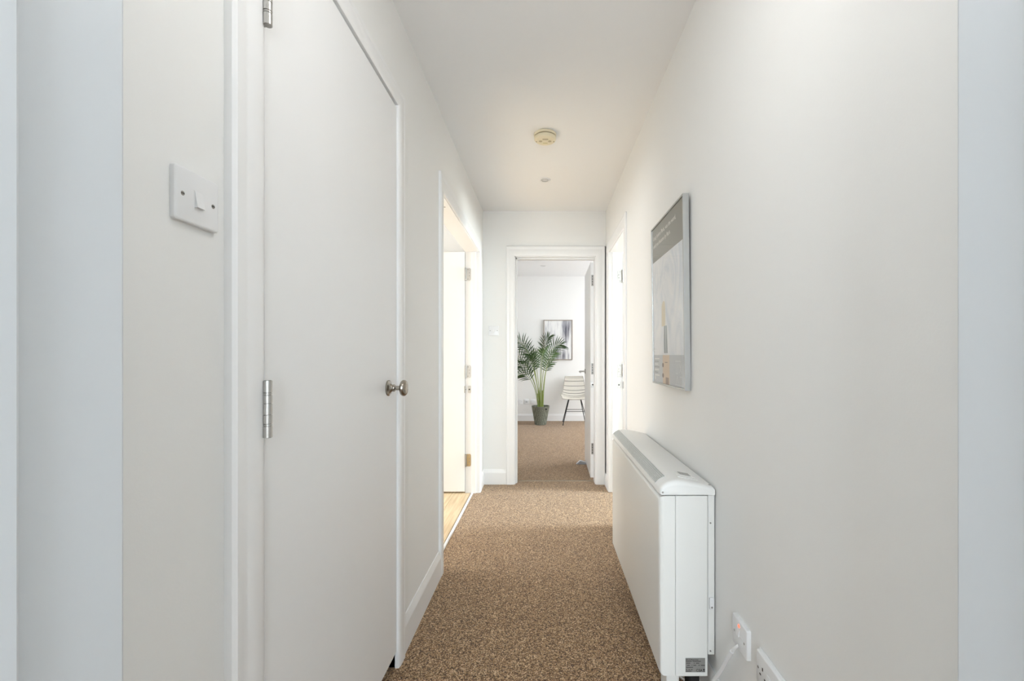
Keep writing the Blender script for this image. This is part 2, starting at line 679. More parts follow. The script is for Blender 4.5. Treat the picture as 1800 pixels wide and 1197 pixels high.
# right room doorway
tr = thing('trim_3', 'white moulded frame round the doorway in the right wall', None, (XR, (D4a + D4b) / 2, 0), kind='structure')
architrave(tr, lambda a, z, t: (XR - t, a, z), D4a, D4b, HL, 0.066, 0.075, 0.085, 0.014)
for ya, yb_ in ((D4a - 0.02, D4a + 0.004), (D4b - 0.004, D4b + 0.02)):
    b = new()
    box(b, XR - 0.001, XR + WT + 0.004, ya, yb_, 0, HL)
    O('lining_jamb', b, TRIM, tr)
b = new()
box(b, XR - 0.001, XR + WT + 0.004, D4a, D4b, HL - 0.004, HL + 0.02)
O('lining_head', b, TRIM, tr)
b = new()
box(b, XR + 0.02, XR + 0.055, D4b - 0.016, D4b - 0.003, 0, HL - 0.004, 0.002, 1)
O('door_stop_bead', b, TRIM, tr)

# end doorway
tr = thing('trim_4', 'white moulded frame round the open doorway in the end wall', None, (0.09, YE, 0), kind='structure')
architrave(tr, lambda a, z, t: (a, YE - t, z), E0, E1, EH, 0.074, 0.080, 0.09, 0.018)
for x0, x1 in ((E0 - 0.02, E0 + 0.006), (E1 - 0.006, E1 + 0.02)):
    b = new()
    box(b, x0, x1, YE - 0.001, YF + 0.002, 0, EH)
    O('lining_jamb', b, TRIM, tr)
b = new()
box(b, E0, E1, YE - 0.001, YF + 0.002, EH - 0.006, EH + 0.02)
O('lining_head', b, TRIM, tr)
b = new()
box(b, E0 + 0.006, E0 + 0.02, YE + 0.025, YE + 0.07, 0, EH - 0.006, 0.002, 1)
box(b, E0 + 0.006, E1 - 0.006, YE + 0.025, YE + 0.07, EH - 0.02, EH - 0.006, 0.002, 1)
O('door_stop_bead', b, TRIM, tr)

# doorway round the camera
tr = thing('trim_5', 'pale blue-grey door lining at the near end of the hall', None, (-0.43, YB, 0), kind='structure')
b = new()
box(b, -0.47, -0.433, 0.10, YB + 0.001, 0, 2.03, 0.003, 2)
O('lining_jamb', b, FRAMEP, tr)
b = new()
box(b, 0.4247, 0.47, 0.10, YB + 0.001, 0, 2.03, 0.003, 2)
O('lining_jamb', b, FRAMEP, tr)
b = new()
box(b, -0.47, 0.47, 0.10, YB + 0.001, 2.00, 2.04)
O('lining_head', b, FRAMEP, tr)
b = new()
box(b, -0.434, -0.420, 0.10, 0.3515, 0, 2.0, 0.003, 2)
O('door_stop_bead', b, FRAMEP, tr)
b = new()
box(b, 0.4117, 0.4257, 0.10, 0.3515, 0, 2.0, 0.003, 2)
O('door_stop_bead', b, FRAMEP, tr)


def skirting(name, conv, a0, a1, label, h=0.130, th=0.014):
    pr = [(0, 0), (th, 0), (th, h - 0.030), (th * 0.85, h - 0.022), (th * 0.45, h - 0.006), (th * 0.3, h), (0, h)]
    bm = new()
    prism(bm, pr, lambda t, z, a: conv(a, z, t), a0, a1)
    struct(name, bm, TRIM, label)


left = lambda a, z, t: (XL + t, a, z)
right = lambda a, z, t: (XR - t, a, z)
end = lambda a, z, t: (a, YE - t, z)
far = lambda a, z, t: (a, YW - t, z)
skirting('baseboard_left', left, d(1.430) + 0.064, D2a - 0.061, 'white skirting board between cupboard and left room doorway')
skirting('baseboard_left_far', left, D2b + 0.075, YE, 'short white skirting in the far left corner of the hall')
skirting('baseboard_left_near', left, YB, d(0.7445) - 0.085, 'white skirting below the near light switch')
skirting('baseboard_right', right, YB, D4a - 0.066, 'white skirting board behind the heater')
skirting('baseboard_right_far', right, D4b + 0.075, YE, 'short white skirting in the far right corner of the hall', 0.10)
skirting('baseboard_end', end, XL, E0 - 0.074, 'white skirting board on the end wall below the small switch')
skirting('baseboard_far', far, -1.3, 2.6, 'white skirting board behind palm and chair', 0.12)

# threshold strips
b = new()
prism(b, [(-0.598, 0.0), (-0.594, 0.006), (-0.586, 0.007), (-0.580, 0.005), (-0.578, -0.002), (-0.598, -0.002)],
      lambda a, z, h: (a, h, z), D2a + 0.004, D2b - 0.004)
struct('trim_6', b, TRIM, 'thin white threshold strip between carpet and oak boards')
b = new()
prism(b, [(d(3.545), 0.0), (d(3.548), 0.006), (d(3.56), 0.006), (d(3.563), 0.0)], lambda a, z, h: (h, a, z), E0 + 0.006, E1 - 0.006)
struct('trim_7', b, mat('worn_bronze', (0.30, 0.24, 0.18), 0.5, 0.6), 'thin metal carpet strip on the floor of the end doorway')

# ------------------------------------------------------------------ doors


def screw(bm, p, ax, r=0.004):
    p = Vector(p)
    ax = Vector(ax)
    cyl(bm, p, p + ax * 0.0012, r, r * 0.8, 10)


def butt_hinge(door, plate_conv, pin, z, m_plate, m_pin, hgt=0.10, wd=0.034, screws=True):
    """plate_conv(u, z, t): u away from pin on the plate's face, t out of it"""
    bm = new()
    ol = [(0, z), (wd * 0.82, z), (wd, z + 0.008), (wd, z + hgt - 0.008), (wd * 0.82, z + hgt), (0, z + hgt)]
    prism(bm, ol, lambda u, zz, t: plate_conv(u, zz, t), 0.0, 0.0022)
    h = O('hinge', bm, m_plate, door)
    bm = new()
    n = 5
    for i in range(n):
        cyl(bm, (pin[0], pin[1], z + hgt * i / n + 0.0008), (pin[0], pin[1], z + hgt * (i + 1) / n - 0.0008), 0.0068, n=16)
    cyl(bm, (pin[0], pin[1], z - 0.001), (pin[0], pin[1], z + hgt + 0.001), 0.0058, n=12)
    O('knuckle', bm, m_pin, h, True)
    if screws:
        for k, (u, q) in enumerate(((0.35, 0.12), (0.66, 0.38), (0.66, 0.62), (0.35, 0.88))):
            bm = new()
            p0 = Vector(plate_conv(wd * u, z + hgt * q, 0.002))
            p1 = Vector(plate_conv(wd * u, z + hgt * q, 0.0035))
            cyl(bm, p0, p1, 0.0042, 0.0036, 10)
            O('screw', bm, STEELD, h)
    return h


# door 1: closed cupboard door
LY0, LY1 = d(0.7535), d(1.427)
LX = -0.530
dr = thing('door_1', 'plain white flush cupboard door with round pewter knob', None, (LX, LY0, 0.062), kind='structure')
b = new()
box(b, LX - 0.04, LX, LY0, LY1, 0.062, 2.014, 0.0015, 1)
O('leaf', b, LEAF, dr)
for z in (0.972, 1.738, 0.20):
    b = new()
    px, py, r, hh = -0.5145, d(0.7405), 0.0078, 0.105
    box(b, LX - 0.03, LX + 0.006, d(0.7478), d(0.7500), z + 0.004, z + hh - 0.004)
    h = O('hinge', b, STEELD, dr)
    for i, (a, c) in enumerate(((0, .193), (.207, .233), (.247, .393), (.407, .593), (.607, .743), (.757, .783), (.797, 1.0))):
        b = new()
        cyl(b, (px, py, z + hh * a), (px, py, z + hh * c), r if i not in (1, 5) else r * 0.96, n=20)
        O('knuckle', b, STEEL, h, True)
    b = new()
    cyl(b, (px, py, z - 0.001), (px, py, z + hh + 0.001), r * 0.8, n=14)
    O('pin', b, STEELD, h, True)
# knob
ky, kz = d(1.35), 1.013
b = new()
lathe(b, (LX, ky, kz), (1, 0, 0), [(0, 0.0265), (0.003, 0.027), (0.005, 0.025), (0.006, 0.019), (0.011, 0.014), (0.016, 0.0105), (0.018, 0.010)], 32)
rose = O('knob_rose', b, PEWTER, dr, True)
for dz in (-0.02, 0.02):
    b = new()
    screw(b, (LX + 0.0048, ky, kz + dz), (1, 0, 0), 0.0034)
    O('screw', b, STEEL, rose)
b = new()
lathe(b, (LX, ky, kz), (1, 0, 0), [(0.014, 0.0075), (0.040, 0.0075), (0.041, 0.009), (0.0425, 0.016), (0.046, 0.024), (0.051, 0.0275), (0.057, 0.027),
                                   (0.062, 0.0225), (0.065, 0.014), (0.0662, 0.004)], 32)
kn = O('knob', b, PEWTER, dr, True)
b = new()
cyl(b, (LX + 0.026, ky - 0.0085, kz), (LX + 0.026, ky - 0.006, kz), 0.0022, n=10)
O('grub_screw', b, DARK, kn)
b = new()
lathe(b, (LX, ky, kz), (1, 0, 0), [(0.017, 0.0115), (0.020, 0.0125), (0.023, 0.0115)], 24)
O('collar', b, PEWTER, kn, True)

# door 2: left room door, open into that room
JY = D2b - 0.004
dr = thing('door_2', 'white flush door standing open inside the left room, three hinges', None, (XL - WT, JY, 0.012), kind='structure')
b = new()
box(b, XL - WT - 0.006 - 0.80, XL - WT - 0.006, JY - 0.012, JY + 0.026, 0.014, 1.962, 0.0015, 1)
O('leaf', b, LEAF, dr)
for i, z in enumerate((1.783, 0.99, 0.268)):
    butt_hinge(dr, lambda u, zz, t: (XL - WT + 0.008 + u, JY - t, zz), (XL - WT + 0.002, JY - 0.014), z - 0.05,
               (STEEL, STEEL, BRASS)[i], STEELD)
b = new()
box(b, XL - WT + 0.018, XL - WT + 0.043, JY - 0.003, JY, 0.845 - 0.028, 0.845 + 0.028, 0.004, 2, lambda c: abs(c.z - 0.845) > 0.02 and c.y < JY - 0.001)
pk = O('closer_plate', b, STEEL, dr)
b = new()
cyl(b, (XL - WT + 0.0305, JY - 0.0045, 0.845), (XL - WT + 0.0305, JY - 0.003, 0.845), 0.006, n=12)
O('closer_hole', b, DARK, pk)
b = new()
box(b, XL - WT - 0.008, XL - WT - 0.001, JY - 0.016, JY - 0.011, 0.845 - 0.028, 0.845 + 0.028)
tube(b, [(XL - WT - 0.004, JY - 0.014, 0.845), (XL - WT + 0.006, JY - 0.010, 0.845)], 0.003)
O('closer_tab', b, STEELD, pk)

# door 4: right room door, open into that room
JY = D4b - 0.004
X4 = XR + WT
dr = thing('door_4', 'white door standing open inside the right room, seen edge-on above the heater', None, (X4, JY, 0.012), kind='structure')
b = new()
box(b, X4 + 0.004, X4 + 0.004 + 0.65, JY - 0.010, JY + 0.028, 0.014, 1.955, 0.0015, 1)
O('leaf', b, LEAF, dr)
for z in (1.77, 1.0, 0.27):
    butt_hinge(dr, lambda u, zz, t: (X4 - 0.008 - u, JY - t, zz), (X4 - 0.002, JY - 0.013), z - 0.05, STEEL, STEELD)
b = new()
box(b, X4 - 0.043, X4 - 0.018, JY - 0.003, JY, 0.88 - 0.026, 0.88 + 0.026)
pk = O('closer_plate', b, STEEL, dr)
b = new()
cyl(b, (X4 - 0.0305, JY - 0.0045, 0.88), (X4 - 0.0305, JY - 0.003, 0.88), 0.006, n=12)
O('closer_hole', b, DARK, pk)
b = new()
box(b, X4 + 0.0, X4 + 0.007, JY - 0.016, JY - 0.009, 0.88 - 0.028, 0.88 + 0.028)
O('closer_tab', b, STEELD, pk)

# door 3: end door, open into the far room, seen along its face
DX0, DX1 = 0.416, 0.4525
DY0, DY1 = d(3.605), d(4.25)
lean = 0.014 / (DY1 - DY0)
dr = thing('door_3', 'white door at the end of the hall, swung open against the right', None, (DX1, DY0, 0.012), kind='structure')


def shear(bm):
    for v in bm.verts:
        v.co.x += (v.co.y - DY0) * lean
    return bm


b = new()
box(b, DX0, DX1, DY0, DY1, 0.016, 1.965, 0.0015, 1)
O('leaf', shear(b), LEAF, dr)
for z in (1.80, 1.0, 0.277):
    b = new()
    box(b, DX0 + 0.009, DX1 - 0.004, DY0 - 0.002, DY0 + 0.001, z - 0.05, z + 0.05)
    h = O('hinge', b, STEELD, dr)
    b = new()
    for k in range(5):
        cyl(b, (DX1 - 0.002, DY0 - 0.007, z - 0.05 + 0.02 * k + 0.001), (DX1 - 0.002, DY0 - 0.007, z - 0.03 + 0.02 * k - 0.001), 0.0055, n=12)
    O('knuckle', b, STEELD, h, True)
    for q in (-0.035, -0.012, 0.012, 0.035):
        b = new()
        cyl(b, (DX0 + 0.018, DY0 - 0.0032, z + q), (DX0 + 0.018, DY0 - 0.0018, z + q), 0.004, n=10)
        O('screw', b, DARK, h)
b = new()
box(b, DX0 + 0.006, DX1 - 0.004, DY0 - 0.002, DY0 + 0.001, 0.832, 0.882)
pk = O('closer_plate', b, STEEL, dr)
b = new()
cyl(b, (DX0 + 0.021, DY0 - 0.004, 0.857), (DX0 + 0.021, DY0 - 0.002, 0.857), 0.007, n=12)
O('closer_hole', b, DARK, pk)
# lever handle on the face towards the hall's left
hy, hz = d(4.155), 0.955
hx = DX0 + (hy - DY0) * lean
b = new()
lathe(b, (hx, hy, hz), (-1, 0, 0), [(0, 0.025), (0.006, 0.025), (0.008, 0.022), (0.0085, 0.010)], 28)
rs = O('handle_rose', b, STEELD, dr, True)
b = new()
tube(b, bez([(hx - 0.006, hy, hz), (hx - 0.045, hy, hz), (hx - 0.062, hy, hz), (hx - 0.062, hy - 0.02, hz - 0.001)], 8)
     + bez([(hx - 0.062, hy - 0.03, hz - 0.001), (hx - 0.062, hy - 0.07, hz - 0.004), (hx - 0.060, hy - 0.115, hz - 0.006)], 6), 0.0085, 12)
O('lever', b, STEEL, dr, True)

# grey wedge-like floor stop under the end door
wy = d(4.11)
dsx = DX0 + (wy - DY0) * lean
t = thing('door_stop', 'small grey door wedge pushed under the open end door', 'door stop', (dsx - 0.05, wy, 0))
b = new()
prism(b, [(-0.098, 0.002), (-0.062, 0.034), (-0.055, 0.035), (0.030, 0.011), (0.030, 0.001), (-0.09, 0.001)],
      lambda a, z, h: (dsx + a, h, z), wy - 0.022, wy + 0.022)
wd_ = O('wedge', b, GREYP, t)
b = new()
prism(b, [(-0.0975, 0.0035), (-0.0625, 0.0362), (-0.055, 0.0372), (0.0, 0.0212), (0.0, 0.0195), (-0.055, 0.035), (-0.062, 0.034), (-0.096, 0.0035)],
      lambda a, z, h: (dsx + a, h, z), wy - 0.0225, wy + 0.0225)
O('tread_strip', b, mat('pale_rubber', (0.62, 0.63, 0.66), 0.5), t)

# ------------------------------------------------------------------ wall plates


def plate(bm, conv, a0, a1, z0, z1, th, r=0.004):
    """bevelled accessory plate ; conv(a, z, t)"""
    def ring(i, t):
        pts = []
        for cx, cz, q in ((a1 - r, z1 - r, 0), (a0 + r, z1 - r, 1), (a0 + r, z0 + r, 2), (a1 - r, z0 + r, 3)):
            for k in range(4):
                an = H * q + H * k / 3
                rr = max(r - i * 0.4, 0.0006)
                pts.append(conv(cx + math.cos(an) * rr - math.copysign(max(0, i - r * 0) * 0.6, cx - (a0 + a1) / 2),
                                cz + math.sin(an) * rr - math.copysign(i * 0.6, cz - (z0 + z1) / 2), t))
        return [bm.verts.new(p) for p in pts]
    R = [ring(0, 0.0), ring(0, th * 0.75), ring(0.0012, th * 0.93), ring(0.003, th)]
    n = len(R[0])
    for q in range(len(R) - 1):
        for i in range(n):
            j = (i + 1) % n
            bm.faces.new((R[q][i], R[q][j], R[q + 1][j], R[q + 1][i]))
    bm.faces.new(R[0][::-1])
    bm.faces.new(R[-1])


def pdisc(name, conv, a, z, t0, t1, r, m, parent):
    bm = new()
    p0, p1 = Vector(conv(a, z, t0)), Vector(conv(a, z, t1))
    cyl(bm, p0, p1, r, r * 0.9, 12)
    return O(name, bm, m, parent)


def pbox(name, conv, a0, a1, z0, z1, t0, t1, m, parent, tilt=0.0):
    bm = new()
    vs = []
    for a, z, t in ((a0, z0, t0), (a1, z0, t0), (a1, z1, t0), (a0, z1, t0), (a0, z0, t1 + tilt), (a1, z0, t1 + tilt), (a1, z1, t1 - tilt), (a0, z1, t1 - tilt)):
        vs.append(bm.verts.new(conv(a, z, t)))
    for q in ((0, 3, 2, 1), (4, 5, 6, 7), (0, 1, 5, 4), (1, 2, 6, 5), (2, 3, 7, 6), (3, 0, 4, 7)):
        bm.faces.new([vs[i] for i in q])
    return O(name, bm, m, parent)


def light_switch(conv, a, z, sw, sh, label):
    base = conv(a, z, 0)
    t = thing('light_switch', label, 'switch', base)
    bm = new()
    plate(bm, conv, a - sw / 2, a + sw / 2, z - sh / 2, z + sh / 2, 0.0085)
    O('plate', bm, PLASTIC, t, True)
    pbox('rocker_surround', conv, a - 0.0085, a + 0.0085, z - 0.014, z + 0.0125, 0.008, 0.0088, PLASTIC, t)
    rk = pbox('rocker', conv, a - 0.0075, a + 0.0075, z - 0.013, z + 0.0115, 0.008, 0.0112, PLASTIC, t, 0.0020)
    for s in (-1, 1):
        sc = pdisc('screw', conv, a + s * sw * 0.35, z, 0.008, 0.0089, 0.0036, STEELD, t)
        pbox('screw_slot', conv, a + s * sw * 0.35 - 0.0028, a + s * sw * 0.35 + 0.0028, z - 0.0006, z + 0.0006, 0.0089, 0.0092, DARK, sc)
    return t


light_switch(left, d(0.6085), 1.3615, 0.0840, 0.0795, 'large white light switch on the left wall before the cupboard door')
light_switch(end, -0.441, 1.336, 0.088, 0.083, 'small distant white light switch on the end wall')

# fused spur by the heater
sa, sz = d(1.073), 0.368
t = thing('fused_spur', 'white fused switch plate with glowing red neon and cable, beside the heater', 'switch', right(sa, sz, 0))
b = new()
plate(b, right, sa - 0.044, sa + 0.044, sz - 0.0395, sz + 0.0395, 0.0115)
O('plate', b, PLASTIC, t, True)
pbox('rocker', right, sa - 0.002, sa + 0.012, sz - 0.002, sz + 0.020, 0.0105, 0.0130, PLASTIC, t, 0.0018)
b = new()
lathe(b, right(sa + 0.001, sz + 0.026, 0.0105), (-1, 0, 0), [(0, 0.0048), (0.0018, 0.0046), (0.0028, 0.003), (0.003, 0.001)], 16)
O('neon', b, mat('red_neon', (0.8, 0.06, 0.03), 0.3, emit=((1.0, 0.10, 0.05), 1.2)), t, True)
for s in (-1, 1):
    pdisc('screw', right, sa + s * 0.0295, sz - 0.002, 0.011, 0.0118, 0.0034, STEELD, t)
pbox('fuse_carrier', right, sa - 0.022, sa - 0.006, sz - 0.017, sz + 0.004, 0.0105, 0.0122, PLASTIC, t)
# double socket in the near right corner of the view
ca, cz_ = d(0.985) - 0.073, 0.3615
t = thing('double_socket', 'white double power socket low on the right wall, cut by the bottom edge', 'socket', right(ca, cz_, 0))
b = new()
box(b, XR - 0.004, XR, ca - 0.075, ca + 0.075, cz_ - 0.0415, cz_ + 0.0415, 0.0015, 1)
O('back_frame', b, PLASTIC, t)
b = new()
plate(b, right, ca - 0.073, ca + 0.073, cz_ - 0.0395, cz_ + 0.0395, 0.0125)
O('plate', b, PLASTIC, t, True)
for s in (-1, 1):
    c0 = ca + s * 0.041
    pbox('earth_hole', right, c0 - 0.002, c0 + 0.002, cz_ + 0.004, cz_ + 0.012, 0.0122, 0.0129, DARK, t)
    for q in (-1, 1):
        pbox('pin_hole', right, c0 + q * 0.011 - 0.0032, c0 + q * 0.011 + 0.0032, cz_ - 0.012, cz_ - 0.008, 0.0122, 0.0129, DARK, t)
    pbox('rocker', right, ca + s * 0.013 - 0.0065, ca + s * 0.013 + 0.0065, cz_ - 0.012, cz_ + 0.012, 0.012, 0.0150, PLASTIC, t, 0.0018)
    pdisc('screw', right, ca + s * 0.0625, cz_ - 0.0, 0.012, 0.0130, 0.0034, STEELD, t)

# low plates on the far wall
for i, (x, lb) in enumerate(((-0.418, 'leftmost of three white outlet plates low on the far wall'),
                             (-0.306, 'middle of three white outlet plates low on the far wall'),
                             (-0.198, 'rightmost of three white outlet plates, half hidden by the palm pot'))):
    t = thing('outlet_plate', lb, 'outlet', far(x, 0.328, 0), 'outlet plates on the far wall')
    b = new()
    plate(b, far, x - 0.043, x + 0.043, 0.285, 0.371, 0.009)
    O('plate', b, PLASTIC, t, True)
    pbox('insert', far, x - 0.016, x + 0.016, 0.312, 0.342, 0.0085, 0.0105, mat('grey_insert', (0.55, 0.55, 0.55), 0.4) if i == 1 else PLASTIC, t)
    for s in (-1, 1):
        pdisc('screw', far, x + s * 0.030, 0.328, 0.0085, 0.0095, 0.0036, STEELD, t)

# ------------------------------------------------------------------ ceiling things
ax_, ay = 0.004, d(2.262)
t = thing('smoke_alarm', 'yellowed cream round smoke alarm on the hall ceiling', 'smoke alarm', (ax_, ay, ZC))
b = new()
lathe(b, (ax_, ay, ZC), (0, 0, -1), [(0, 0.061), (0.002, 0.0635), (0.013, 0.0635), (0.015, 0.061)], 40)
O('base', b, CREAM, t, True)
b = new()
lathe(b, (ax_, ay, ZC), (0, 0, -1), [(0.014, 0.055), (0.0215, 0.055)], 32)
O('sounder_gap', b, CREAMD, t, True)
b = new()
lathe(b, (ax_, ay, ZC), (0, 0, -1), [(0.020, 0.060), (0.0215, 0.0622), (0.031, 0.0615), (0.036, 0.059), (0.0395, 0.0545), (0.041, 0.049), (0.042, 0.043)], 40)
bd = O('body', b, CREAM, t, True)
zb = ZC - 0.042
for s in (-1, 1):
    b = new()
    lathe(b, (ax_ + s * 0.0265, ay - 0.002, zb + 0.0005), (0, 0, -1), [(0, 0.0095), (0.0015, 0.0095), (0.002, 0.008)], 20)
    v = O('vent', b, mat('alarm_vent', (0.52, 0.44, 0.28), 0.6), bd, True)
for s in (-1, 1):
    b = new()
    cyl(b, (ax_ + s * 0.049, ay + 0.004, zb + 0.0045), (ax_ + s * 0.049, ay + 0.004, zb - 0.0005), 0.0036, n=12)
    O('fixing_hole', b, CREAMD, bd)
b = new()
box(b, ax_ - 0.016, ax_ + 0.016, ay - 0.017, ay + 0.014, zb - 0.0025, zb + 0.001, 0.002, 2)
O('test_button', b, CREAM, bd)
b = new()
box(b, ax_ - 0.015, ax_ + 0.017, ay - 0.030, ay - 0.022, zb - 0.0008, zb + 0.001)
O('print_strip', b, CREAMD, bd)
b = new()
box(b, ax_ - 0.012, ax_ + 0.014, ay + 0.018, ay + 0.023, zb - 0.0008, zb + 0.001)
O('print_strip', b, mat('olive_print', (0.62, 0.55, 0.22), 0.5), bd)


def downlight(x, y, z, r, label):
    t = thing('downlight', label, 'ceiling light', (x, y, z))
    b = new()
    n = 36
    prof = [(r, 0.0), (r, 0.003), (r * 0.93, 0.0055), (r * 0.70, 0.0045), (r * 0.62, 0.002), (r * 0.60, -0.004)]
    rings = [[b.verts.new((x + math.cos(2 * math.pi * i / n) * q, y + math.sin(2 * math.pi * i / n) * q, z - h)) for i in range(n)] for q, h in prof]
    for k in range(len(rings) - 1):
        for i in range(n):
            j = (i + 1) % n
            b.faces.new((rings[k][i], rings[k][j], rings[k + 1][j], rings[k + 1][i]))
    O('bezel', b, PLASTIC, t, True)
    b = new()
    lathe(b, (x, y, z), (0, 0, -1), [(-0.004, r * 0.6), (0.000, r * 0.6), (0.002, r * 0.5), (0.003, r * 0.2)], 28)
    ln = O('lamp_face', b, mat('frosted_lamp', (0.80, 0.80, 0.80), 0.3), t, True)
    b = new()
    tube(b, [(x + math.cos(a / 24 * 2 * math.pi) * r * 0.60, y + math.sin(a / 24 * 2 * math.pi) * r * 0.60, z - 0.0035) for a in range(25)], 0.0012, 6)
    O('clip_ring', b, ALU, ln, True)


# added globe lamp, unseen above the frame, to brighten the near walls
GY, GZ = 0.76, 1.98
t = thing('added_fill_lamp', 'added opal globe fill lamp, out of view above the camera', 'ceiling light', (0, GY, ZC))
b = new()
lathe(b, (0, GY, ZC), (0, 0, -1), [(0, 0.05), (0.012, 0.052), (0.02, 0.046), (0.024, 0.012)], 32)
O('ceiling_rose', b, PLASTIC, t, True)
b = new()
cyl(b, (0, GY, ZC - 0.022), (0, GY, GZ + 0.11), 0.003, n=10)
lathe(b, (0, GY, GZ + 0.13), (0, 0, -1), [(0, 0.01), (0.004, 0.025), (0.04, 0.028)], 24)
O('flex', b, PLASTIC, t, True)
b = new()
lathe(b, (0, GY, GZ), (0, 0, 1), [(-0.1 * math.cos(math.pi * k / 16), max(0.0015, 0.1 * math.sin(math.pi * k / 16))) for k in range(17)], 32)
O('globe', b, mat('fill_globe_opal', (0.85, 0.85, 0.84), 0.4, emit=((1, 0.985, 0.96), 5.2)), t, True)
downlight(0.003, d(2.852), ZC, 0.041, 'small round white recessed downlight beyond the smoke alarm')
downlight(-0.02, d(6.0), ZF, 0.045, 'tiny recessed downlight in the far room ceiling')

# ------------------------------------------------------------------ storage heater
yn, yf = d(1.24), d(2.106)
t = thing('storage_heater', 'long white wall-mounted storage heater with grey top grille', 'heater', (0.44, (yn + yf) / 2, 0))
xf, xs, xb = 0.358, 0.407, 0.509
zb, zt = 0.126, 0.686
b = new()
box(b, xf, xs, yn, yf, zb, zt, 0.017, 5, lambda c: c.x < xf + 0.001)
O('front_panel', b, HEAT, t, True)
b = new()
box(b, xs + 0.0016, xb, yn + 0.0012, yf - 0.001, zb - 0.003, zt, 0.0025, 2)
O('side_casing', b, HEAT, t)
b = new()
box(b, xf + 0.02, xb - 0.01, yn + 0.008, yf - 0.008, zb + 0.01, zt + 0.005)
O('seam_filler', b, mat('seam_shade_dark', (0.06, 0.06, 0.06), 0.8), t)  # inner box coloured dark to give the panel seam its shade
# cap: rounded front, flat sloping top, bull-nosed near and far ends
CBX, CBZ, CRX, CRZ = xf + 0.063, 0.6935, 0.064, 0.0415


def arc(dg, out=0.0):
    a = math.radians(dg)
    return (CBX - (CRX + out) * math.cos(a), CBZ + (CRZ + out) * math.sin(a))


prof = [(xf + 0.003, 0.6895)] + [arc(dg) for dg in range(0, 91, 9)] + [(0.47, 0.727), (0.520, 0.7150), (0.528, 0.7125), (0.531, 0.708), (0.531, 0.6895)]
b = new()
er = 0.017
secs = []
for k in range(6):
    an = H * k / 5
    secs.append((yn - 0.001 + er * (1 - math.sin(an)), er * (1 - math.cos(an))))
secs = [(yn - 0.001 + er - er * math.cos(H * k / 5), er - er * math.sin(H * k / 5)) for k in range(6)]
secs += [(yf + 0.001 - (y - yn + 0.001), i_) for y, i_ in secs[::-1]]
rings = []
for y, ins in secs:
    ring = []
    for x, z in prof:
        fz = max(0.0, (z - 0.6935) / 0.0415)
        ring.append(b.verts.new((x + ins * 0.35 * max(0, 1 - (x - xf) / 0.06), y, z - ins * fz)))
    rings.append(ring)
n = len(prof)
for k in range(len(rings) - 1):
    for i in range(n):
        j = (i + 1) % n
        b.faces.new((rings[k][i], rings[k][j], rings[k + 1][j], rings[k + 1][i]))
b.faces.new(rings[0][::-1])
b.faces.new(rings[-1])
cap = O('cap', b, HEATC, t, True)


def grille_mat():
    m = mat('heater_grille', (0.50, 0.52, 0.51), 0.5, 0.3)
    nt = m.node_tree
    bs = nt.nodes['Principled BSDF']
    tc = nt.nodes.new('ShaderNodeTexCoord')
    v = nt.nodes.new('ShaderNodeTexVoronoi')
    v.inputs['Scale'].default_value = 330
    v.inputs['Randomness'].default_value = 0.35
    r = nt.nodes.new('ShaderNodeValToRGB')
    r.color_ramp.elements[0].position = 0.30
    r.color_ramp.elements[0].color = (0.36, 0.38, 0.37, 1)
    r.color_ramp.elements[1].position = 0.55
    r.color_ramp.elements[1].color = (0.62, 0.64, 0.63, 1)
    nt.links.new(tc.outputs['Object'], v.inputs['Vector'])
    nt.links.new(v.outputs['Distance'], r.inputs[0])
    nt.links.new(r.outputs[0], bs.inputs['Base Color'])
    return m


b = new()
gp = [arc(dg, 0.0012) for dg in range(22, 69, 6)]
prism(b, gp + [arc(dg, -0.003) for dg in range(64, 21, -6)], lambda a, z, h: (a, h, z), yn + 0.062, yf - 0.012)
g = O('grille', b, grille_mat(), t, True)
for px, pz in (gp[0], gp[-1]):
    b = new()
    tube(b, [(px, yn + 0.060, pz), (px, yf - 0.012, pz)], 0.0016, 6)
    O('grille_edge', b, HEATC, g)


def capz(x):
    return 0.735 + (0.727 - 0.735) * (x - CBX) / (0.47 - CBX) if x < 0.47 else 0.727 + (0.715 - 0.727) * (x - 0.47) / 0.05


b = new()
prism(b, [(0.436, capz(0.436) - 0.001), (0.492, capz(0.492) - 0.001), (0.492, capz(0.492) + 0.0014), (0.436, capz(0.436) + 0.0014)],
      lambda a, z, h: (a, h, z), yn + 0.072, yn + 0.118)
ds = O('control_display', b, HEATC, t)
b = new()
prism(b, [(0.447, capz(0.447) + 0.001), (0.482, capz(0.482) + 0.001), (0.482, capz(0.482) + 0.002), (0.447, capz(0.447) + 0.002)],
      lambda a, z, h: (a, h, z), yn + 0.078, yn + 0.112)
O('screen', b, mat('lcd_grey', (0.42, 0.42, 0.40), 0.25), ds)
b = new()
prism(b, [(0.428, capz(0.428) - 0.001), (0.492, capz(0.492) - 0.001), (0.492, capz(0.492) + 0.002), (0.428, capz(0.428) + 0.002)],
      lambda a, z, h: (a, h, z), yn + 0.042, yn + 0.060)
O('button_bar', b, HEATC, t)
b = new()
cyl(b, (0.520, yn + 0.018, 0.7115), (0.520, yn + 0.018, 0.7165), 0.004, n=12)
O('cap_screw', b, STEEL, t)
b = new()
cyl(b, (xf + 0.010, yn - 0.0015, 0.6975), (xf + 0.010, yn + 0.004, 0.6975), 0.003, n=12)
O('cap_screw', b, STEELD, t)
